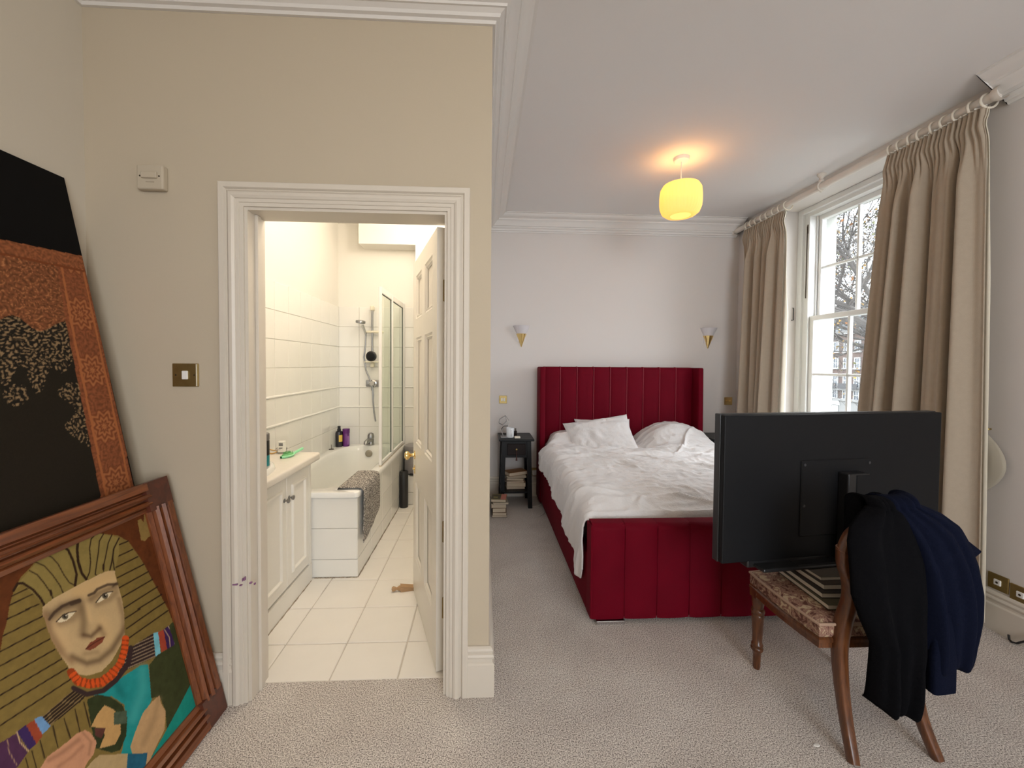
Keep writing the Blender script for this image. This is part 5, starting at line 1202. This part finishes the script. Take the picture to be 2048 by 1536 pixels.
def portrait(U_, V_, Pw):
    px, py = pix(Pw); n1 = fbm(U_*60, V_*60, 3); n2_ = fbm(U_*260, V_*260, 2)
    C = np.zeros(U_.shape+(3,))
    def fill(m, c, k=.25): 
        nonlocal C; m = m[..., None]; C = np.where(m, (lin(c, GP)[None, None]*(1-k/2+k*n1+ .12*(n2_-.5))[..., None]), C)
    def shade(w, c):
        nonlocal C; w = np.clip(w, 0, 1)[..., None]; C = C*(1-w)+lin(c, GP)*w
    def line(pts, w, c=(28, 16, 10)): shade(np.clip((w-dline(px, py, pts)[0])/1.0+.5, 0, 1), c)
    def soft(pts, w, c, k): shade(k*np.exp(-(dline(px, py, pts)[0]/w)**2), c)
    fill(px > -9e9, (72, 36, 14), .7)
    arch = [(-300, 1330), (-80, 1400)]+[(0, 1309), (5, 1274), (15, 1239), (19, 1210), (27, 1184), (41, 1155), (60, 1136), (79, 1113), (89, 1106), (190, 1066), (236, 1071), (257, 1083), (274, 1107), (288, 1128), (303, 1157), (321, 1190), (336, 1218), (344, 1239), (372, 1330), (420, 1600), (-400, 1900)]
    fill(inpoly(px, py, arch), (96, 80, 40), .3)
    for L_ in ([(40, 935), (175, 880)], [(30, 1050), (220, 960)], [(45, 1140), (270, 1030)], [(70, 1235), (325, 1105)], [(90, 1330), (370, 1175)], [(120, 1420), (410, 1250)], [(130, 1530), (460, 1320)], [(270, 1536), (500, 1395)], [(430, 1536), (530, 1470)]): line(B_(L_), 1.3)
    for L_ in ([(135, 100), (290, 0)], [(160, 190), (430, 0)], [(170, 290), (560, 15)]): line(D_(L_), 1.3)
    for L_ in ([(115, 1410), (270, 1335)], [(90, 1500), (320, 1390)], [(250, 1540), (375, 1490)]): line(A_(L_), 1.3)
    for k, L_ in enumerate(([(65, 100), (280, 0)], [(30, 260), (410, 70)], [(-200, 520), (440, 180)], [(-300, 715), (480, 290)], [(-400, 920), (530, 390)], [(-500, 1130), (600, 480)], [(-500, 1270), (650, 570)], [(-400, 1390), (680, 680)])): line(C_(L_), 1.4)
    for L_ in ([(510, 1130), (560, 1335)], [(620, 1060), (680, 1250)], [(725, 970), (780, 1220)], [(810, 900), (870, 1140)], [(385, 1270), (430, 1440)], [(310, 1370), (350, 1536)], [(250, 1440), (270, 1536)]): line(C_(L_), 1.3)
    fill(inpoly(px, py, B_([(265, 680), (300, 665), (325, 700), (330, 620), (365, 600), (420, 820), (370, 840), (340, 880), (300, 870)])), (108, 88, 48))
    hair = A_([(130, 1360), (170, 1290), (290, 1160), (420, 990), (600, 915), (930, 800), (1150, 845), (1150, 1000), (1105, 1165), (1040, 1170), (960, 1200), (860, 1250), (700, 1330), (520, 1430), (430, 1500), (330, 1400), (220, 1290)])
    fill(inpoly(px, py, hair), (106, 92, 50), .2)
    for w, L_ in ((2.6, [(600, 915), (660, 970), (710, 1080), (740, 1200), (725, 1310)]), (1.2, [(415, 995), (500, 1035), (560, 1100), (620, 1210), (670, 1280), (725, 1310)]), (1.2, [(340, 1080), (430, 1120), (510, 1210), (580, 1310), (610, 1380)]), (1.3, [(285, 1165), (360, 1205), (430, 1290), (490, 1380), (510, 1430)]), (2.6, [(130, 1360), (170, 1290), (220, 1285), (320, 1350), (390, 1430), (430, 1500)]), (2.8, [(755, 865), (745, 960), (755, 1080), (790, 1190), (835, 1250)]), (1.2, [(930, 805), (880, 860), (865, 950), (875, 1080), (865, 1180), (835, 1250)]), (1.2, [(1000, 810), (960, 880), (950, 990), (930, 1120), (920, 1200), (940, 1215)]), (1.2, [(1080, 820), (1045, 900), (1020, 1030), (1000, 1120), (1000, 1170)]), (1.4, [(1150, 850), (1100, 950), (1080, 1080), (1060, 1165)]), (1.2, [(1095, 960), (1090, 1050), (1105, 1160)]), (2.4, [(490, 1360), (495, 1400)]), (2.2, [(1000, 1110), (998, 1150)])):
        line(A_(L_), w, (34, 20, 10))
    face = [(89, 1211), (107.7, 1196), (145, 1175.4), (178, 1159), (199, 1148.5), (215, 1142), (229, 1141), (234, 1161), (238, 1175), (244, 1198), (248.5, 1227), (249, 1256), (250, 1268), (240, 1293), (223.6, 1322), (203, 1343), (178, 1351), (153, 1349), (138.7, 1339), (136.6, 1333), (120, 1310), (103.5, 1281), (93, 1252), (85, 1227), (85, 1214.7)]
    fm = inpoly(px, py, face); keep = C.copy()
    fill(fm, (150, 128, 94), .08)
    soft([(122, 1290), (110, 1262)], 22, (166, 138, 100), .55); soft([(205, 1245), (215, 1275)], 16, (165, 138, 98), .5); soft([(155, 1185), (215, 1158)], 16, (160, 132, 90), .6)
    soft([(172, 1212), (180, 1240)], 6, (172, 145, 105), .55)
    soft([(92, 1225), (100, 1262), (122, 1300)], 9, (96, 76, 54), .55); soft([(200, 1180), (228, 1166)], 9, (172, 148, 110), .5); soft(Z_([(250, 800), (300, 760), (380, 735)]), 10, (70, 55, 40), .85); soft(Z_([(440, 720), (480, 690), (555, 660)]), 8, (84, 66, 46), .7)
    soft(Z_([(290, 835), (350, 815), (385, 775)]), 9, (96, 78, 56), .6); soft(Z_([(470, 745), (530, 720), (560, 690)]), 7, (100, 82, 58), .6)
    soft(Z_([(395, 760), (405, 830), (400, 890)]), 9, (92, 74, 52), .75); soft(Z_([(480, 855), (500, 890)]), 7, (100, 80, 56), .6); soft(Z_([(405, 893), (440, 900), (482, 862)]), 5, (78, 58, 40), .85)
    soft(Z_([(350, 1000), (420, 1030), (480, 1015), (540, 965), (590, 885), (605, 860)]), 7, (84, 66, 46), .85); soft(Z_([(215, 800), (240, 900), (290, 975), (345, 1020)]), 8, (108, 82, 56), .6); soft(Z_([(575, 720), (595, 800), (600, 870)]), 6, (98, 78, 54), .6)
    soft(Z_([(410, 985), (470, 975)]), 6, (108, 88, 62), .5)
    C = np.where(fm[..., None], C, keep)
    soft(Z_([(545, 660), (565, 640)]), 2, (60, 46, 32), .8)
    fill(inpoly(px, py, Z_([(275, 830), (300, 803), (330, 787), (365, 780), (350, 800), (322, 824), (288, 834)])), (176, 164, 138), .1); fill(inpoly(px, py, Z_([(465, 735), (490, 705), (515, 690), (542, 684), (525, 710), (495, 726), (478, 737)])), (176, 164, 138), .1)
    for (cx, cy) in Z_([(314, 804), (507, 704)]):
        d = np.hypot(px-cx, py-cy); shade((6.3-d)+.5, (74, 66, 52)); shade((2.9-d)+.5, (14, 11, 9)); shade(.8*((1.2-np.hypot(px-cx-2, py-cy+2))+.5), (190, 185, 170))
    line(Z_([(272, 830), (300, 801), (332, 785), (368, 779)]), 1.1, (44, 32, 24)); line(Z_([(463, 737), (490, 703), (515, 688), (545, 683)]), 1.1, (44, 32, 24))
    for L_, w in (([(238, 818), (262, 785), (300, 755), (345, 735), (384, 724)], 2.8), ([(345, 742), (384, 728)], 4.2), ([(428, 702), (455, 690), (470, 672), (520, 650), (566, 648)], 2.6)): shade(np.clip((w-dline(px, py, Z_(L_))[0])/2+.5, 0, 1)*.9, (50, 37, 27))
    fill(inpoly(px, py, Z_([(411, 963), (436, 928), (452, 922), (470, 906), (488, 903), (508, 900), (495, 927), (462, 955), (432, 968)])), (98, 50, 34), .2); line(Z_([(414, 961), (455, 932), (505, 903)]), .9, (58, 26, 18))
    # clothes
    fill(inpoly(px, py, Z_([(430, 1185), (520, 1150), (600, 1090), (680, 1040), (715, 1035), (725, 1120), (735, 1200), (700, 1280), (660, 1380), (640, 1460), (620, 1560), (560, 1560), (590, 1450), (610, 1330), (600, 1230), (540, 1190)])), (22, 108, 108), .3)
    soft(Z_([(690, 1060), (690, 1160), (640, 1300)]), 10, (52, 128, 126), .55); soft(Z_([(560, 1130), (590, 1180)]), 9, (8, 78, 80), .6)
    def stripes(poly, p0, p1, base, ink, per):
        m = inpoly(px, py, poly); fill(m, base, .2); dx, dy = p1[0]-p0[0], p1[1]-p0[1]; L2 = math.hypot(dx, dy); o_ = (-(px-p0[0])*dy+(py-p0[1])*dx)/L2
        k = m & ((o_/per) % 1 < .30); fill(k, ink, .3)
    stripes(Z_([(612, 965), (740, 885), (757, 995), (625, 1055), (560, 1095)]), Z_([(620, 1050)])[0], Z_([(755, 990)])[0], (36, 24, 24), (112, 96, 78), 6.2)
    stripes(Z_([(200, 1290), (350, 1160), (412, 1190), (390, 1215), (243, 1332)]), Z_([(200, 1290)])[0], Z_([(350, 1160)])[0], (34, 24, 16), (100, 82, 54), 5.6)
    for poly, c in (([(740, 885), (765, 880), (777, 992), (752, 1002)], (92, 146, 158)), ([(763, 880), (792, 866), (808, 962), (780, 977)], (124, 50, 34)), ([(790, 868), (816, 848), (850, 940), (808, 964)], (44, 24, 62)), ([(165, 1300), (200, 1285), (245, 1335), (205, 1372)], (84, 116, 150)), ([(123, 1332), (166, 1303), (207, 1378), (175, 1422)], (116, 50, 30)), ([(80, 1360), (126, 1328), (176, 1420), (140, 1452)], (44, 28, 66)), ([(-60, 1450), (80, 1368), (134, 1460), (90, 1525), (60, 1560), (-40, 1560)], (58, 32, 54))): fill(inpoly(px, py, Z_(poly)), c, .35)
    line(Z_([(80, 1362), (95, 1410), (138, 1455)]), 1.2, (150, 125, 95)); line(Z_([(813, 852), (838, 890), (845, 935)]), .8, (150, 130, 110)); line(Z_([(795, 868), (818, 905), (822, 950)]), .8, (140, 118, 100)); line(Z_([(35, 1400), (45, 1460), (80, 1520)]), 1.0, (120, 95, 75))
    fill(inpoly(px, py, Z_([(815, 850), (850, 815), (872, 850), (932, 1080), (925, 1122), (870, 1230), (805, 1350), (800, 1260), (770, 1190), (730, 1200), (720, 1040), (760, 990), (845, 940)])), (42, 46, 24), .5)
    fill(inpoly(px, py, Z_([(927, 1118), (970, 1245), (730, 1560), (690, 1560), (805, 1350), (870, 1230)])), (16, 106, 96), .3)
    hand = Z_([(770, 1185), (778, 1225), (800, 1260), (795, 1350), (745, 1450), (700, 1560), (640, 1470), (630, 1430), (650, 1370), (690, 1270), (735, 1215)]); fill(inpoly(px, py, hand), (146, 118, 84), .25); soft(Z_([(768, 1200), (745, 1300), (690, 1420)]), 6, (108, 86, 60), .35)
    fill(inpoly(px, py, Z_([(618, 1468), (712, 1463), (700, 1560), (608, 1560)])), (26, 72, 92), .5); fill(inpoly(px, py, Z_([(440, 1510), (480, 1472), (617, 1468), (610, 1560), (400, 1560)])), (140, 120, 86), .25)
    gh = Z_([(420, 1205), (470, 1182), (530, 1190), (590, 1230), (615, 1290), (610, 1380), (580, 1450), (540, 1462), (460, 1440), (440, 1330)]); fill(inpoly(px, py, gh), (36, 42, 22), .6)
    fill(inpoly(px, py, Z_([(505, 1232), (552, 1255), (582, 1310), (583, 1370), (556, 1422), (480, 1442), (505, 1380), (500, 1345), (440, 1336), (470, 1275)])), (150, 118, 74), .2); fill(inpoly(px, py, Z_([(550, 1268), (612, 1258), (612, 1320), (550, 1328)])), (56, 66, 52), .8); fill(inpoly(px, py, Z_([(455, 1345), (512, 1342), (490, 1395), (462, 1380)])), (70, 40, 34), .4)
    hd2 = Z_([(180, 1560), (230, 1480), (300, 1430), (370, 1370), (412, 1352), (440, 1368), (467, 1412), (452, 1470), (420, 1512), (398, 1560)]); fill(inpoly(px, py, hd2), (152, 110, 84), .2); soft(Z_([(235, 1500), (300, 1460), (380, 1400)]), 5, (110, 76, 56), .6); soft(Z_([(400, 1365), (440, 1410), (430, 1470)]), 3, (112, 80, 58), .6); soft(Z_([(280, 1530), (350, 1480), (400, 1430)]), 4, (112, 76, 56), .5)
    line(Z_([(355, 1150), (420, 1180), (500, 1162), (560, 1112), (620, 1030), (632, 955)]), 5, (40, 28, 28))
    cp_ = Z_([(345, 1075), (375, 1115), (430, 1130), (490, 1122), (540, 1085), (582, 1030), (602, 965), (606, 912)]); d, s_ = dline(px, py, cp_)
    m = d < 9.2-2.2*(s_ > 105); fill(m, (164, 62, 20), .2); k = m & (np.abs(((s_/9.5) % 1)-.5) > .40-.02*d); fill(k, (116, 46, 16), .3)
    return C.clip(0, .95)
paint_sheet('painted_canvas', .098, .098, Wp-.098, Hp-.098, pt-n2*.030, du, dv2, n2, .0022, portrait, t, .0112)
# ================================================================== OUTSIDE THE WINDOW
m = MB(); m.box(3.4, 140, -40, 190, -9.2, -9); struct('ground', m, mat('square_ground', (.09, .09, .075), .95, var=.4, vscale=.3), 'grey-green ground of the square outside')
BRICK = mat('brown_brick', (.062, .043, .036), .9, var=.25, vscale=1.5); STONE = mat('pale_stone', (.13, .13, .125), .8); SLATE = mat('pale_attic', (.085, .098, .105), .6)
FXB = 70.0
t = thing('terrace_building', (FXB, 80, -9), 'brown brick terrace with white windows across the square', 'building')
part('facade', MB().box(FXB, FXB+8, 56, 110, -9, 8.2), BRICK, t); part('attic', MB().box(FXB+1.2, FXB+8, 56, 110, 8.2, 13.2), SLATE, t)
part('ground_storey', MB().box(FXB-.25, FXB, 56, 110, -9, -5.0), STONE, t)
for z0, z1 in ((-3.15, -2.7), (-5.2, -4.8), (7.7, 8.4), (12.9, 13.4)): part('band', MB().box(FXB-.5, FXB+1.3, 56, 110, z0, z1), STONE, t)
PANE = mat('far_pane', (.05, .06, .075), .08); WFR = mat('far_window_frame', (.24, .245, .24), .7); IRO = mat('balcony_iron', (.02, .02, .022), .6)
wm = MB(); W_, H_ = .62, 1.05
wm.box(-.16, .02, -W_, -W_+.2, -H_, H_); wm.box(-.16, .02, W_-.2, W_, -H_, H_); wm.box(-.16, .02, -W_, W_, H_-.2, H_); wm.box(-.3, .02, -W_-.15, W_+.15, -H_-.15, -H_+.12); wm.box(-.14, .02, -W_, W_, -.06, .06); wm.box(-.12, .02, -.05, .05, -H_, H_)
wm = wm.mesh('window', WFR); pm = MB().box(-.06, -.02, -W_+.1, W_-.1, -H_+.1, H_-.1).mesh('pane', PANE); am = MB()
for k in range(15):
    a, b = 2*PI*k/28, 2*PI*(k+1)/28
for r, z in enumerate((5.35, 2.15, -1.2, -3.95)):
    for c in range(18):
        y = 61.0+c*2.32
        w = link('window', wm, t, loc=(0, y-80, z+9)); w.scale = (1, 1, 1 if r < 2 else (1.25 if r == 2 else .85))
        link('pane', pm, w, loc=(0, 0, 0))
        if r == 2: link('balcony_rail', MB().box(-.9, -.85, -.9, .9, -1.25, -.45).mesh('balcony_rail', IRO), w, loc=(0, 0, 0)) if c % 1 == 0 else None
for c in range(0, 18, 3):
    y = 63.3+c*2.32
    part('fanlight', MB().lathe([(0, -.12), (1.25, -.12), (1.45, -.12), (1.45, .02)], (FXB-.25, y, -6.1), 20, 'X', a0=-PI/2+PI/2, a1=PI), WFR, t)
    part('street_door', MB().box(FXB-.4, FXB-.2, y-1.1, y+1.1, -9, -6.2), WFR, t)

def tree(name, base, h0, seed, label, levels, spread, nleaf, first, twig=.0042, leafsz=.055, limb=.075):
    R = random.Random(seed); q = MB(); tips = []
    def grow(p, d, L, r, lev):
        n = 4 if lev < 2 else 3; pts = [p]; rs = [r]
        for k in range(n):
            d = (d+Vector((R.uniform(-1, 1), R.uniform(-1, 1), R.uniform(-.7, .8)))*(.16+.07*lev)).normalized(); p = p+d*L/n; pts.append(p); rs.append(max(twig, r*(1-.42*(k+1)/n)))
        q.tube(pts, rs, 6 if lev < 2 else (4 if lev < 4 else 3), cap=False)
        if lev >= levels-2: tips.extend(pts[1:])
        if lev >= levels: return
        for k in range(3 if lev < 2 else R.choice((2, 3, 3))):
            f = R.uniform(.45, 1.0); i = min(n, max(1, int(round(f*n)))); a = Vector((R.uniform(-1, 1), R.uniform(-1, 1), R.uniform(-.45, .75))).normalized()
            grow(pts[i], (d*.75+a*spread).normalized(), L*R.uniform(.62, .82), rs[i]*R.uniform(.55, .72), lev+1)
        grow(pts[-1], d, L*.78, rs[-1]*.85, lev+1)
    t = thing(name, base, label, 'tree')
    top = Vector(base)+Vector((0, 0, h0)); q.tube([Vector(base), Vector(base)+Vector((.1, .05, h0*.5)), top], [.34, .27, .22], 10)
    for d, L in first: grow(top, Vector(d).normalized(), L, limb, 0)
    part('branches', q, mat('plane_bark', (.045, .040, .036), .9, var=.4, vscale=6), t, kind='stuff')
    q = MB(); lm = [mat('leaf_yellow', (.26, .15, .025), .7), mat('leaf_orange', (.22, .085, .02), .7), mat('leaf_olive', (.085, .09, .025), .7)]
    for k in range(nleaf):
        p = R.choice(tips)+Vector((R.gauss(0, .06), R.gauss(0, .06), R.gauss(0, .06)-.03)); s_ = leafsz*R.uniform(.5, 1.2)
        a = Vector((R.gauss(0, 1), R.gauss(0, 1), R.gauss(0, 1))).normalized(); b = a.orthogonal().normalized(); c = a.cross(b)
        q.cur = R.choice((0, 0, 0, 1, 2, 2)); q.add([p-b*s_, p+c*s_*.6, p+b*s_*1.1, p-c*s_*.6], [(0, 1, 2, 3)])
    part('leaves', q, lm, t, kind='stuff'); return t
tree('plane_tree', (10.6, 9.8, -9), 11.2, 11, 'bare autumn plane tree with a few yellow leaves close to the window', 6, .8, 2200, (((-.8, .6, .45), 2.8), ((-.35, .9, .6), 2.8), ((-.9, .3, .55), 2.6), ((-.5, .7, 1.1), 2.9), ((-.7, 1.0, .5), 2.6), ((-.8, .3, .8), 2.8)))
tree('plane_tree', (27.5, 25, -9), 11, 23, 'farther bare plane tree with yellow leaves in front of the terrace', 5, .75, 1800, (((-.8, .5, .3), 4.2), ((-.3, .9, .6), 4.2), ((-.7, .7, .8), 4.2), ((-.9, .1, .5), 4), ((-.4, .3, 1.2), 4.2), ((-.7, .8, .35), 4)), twig=.010, leafsz=.12, limb=.16)
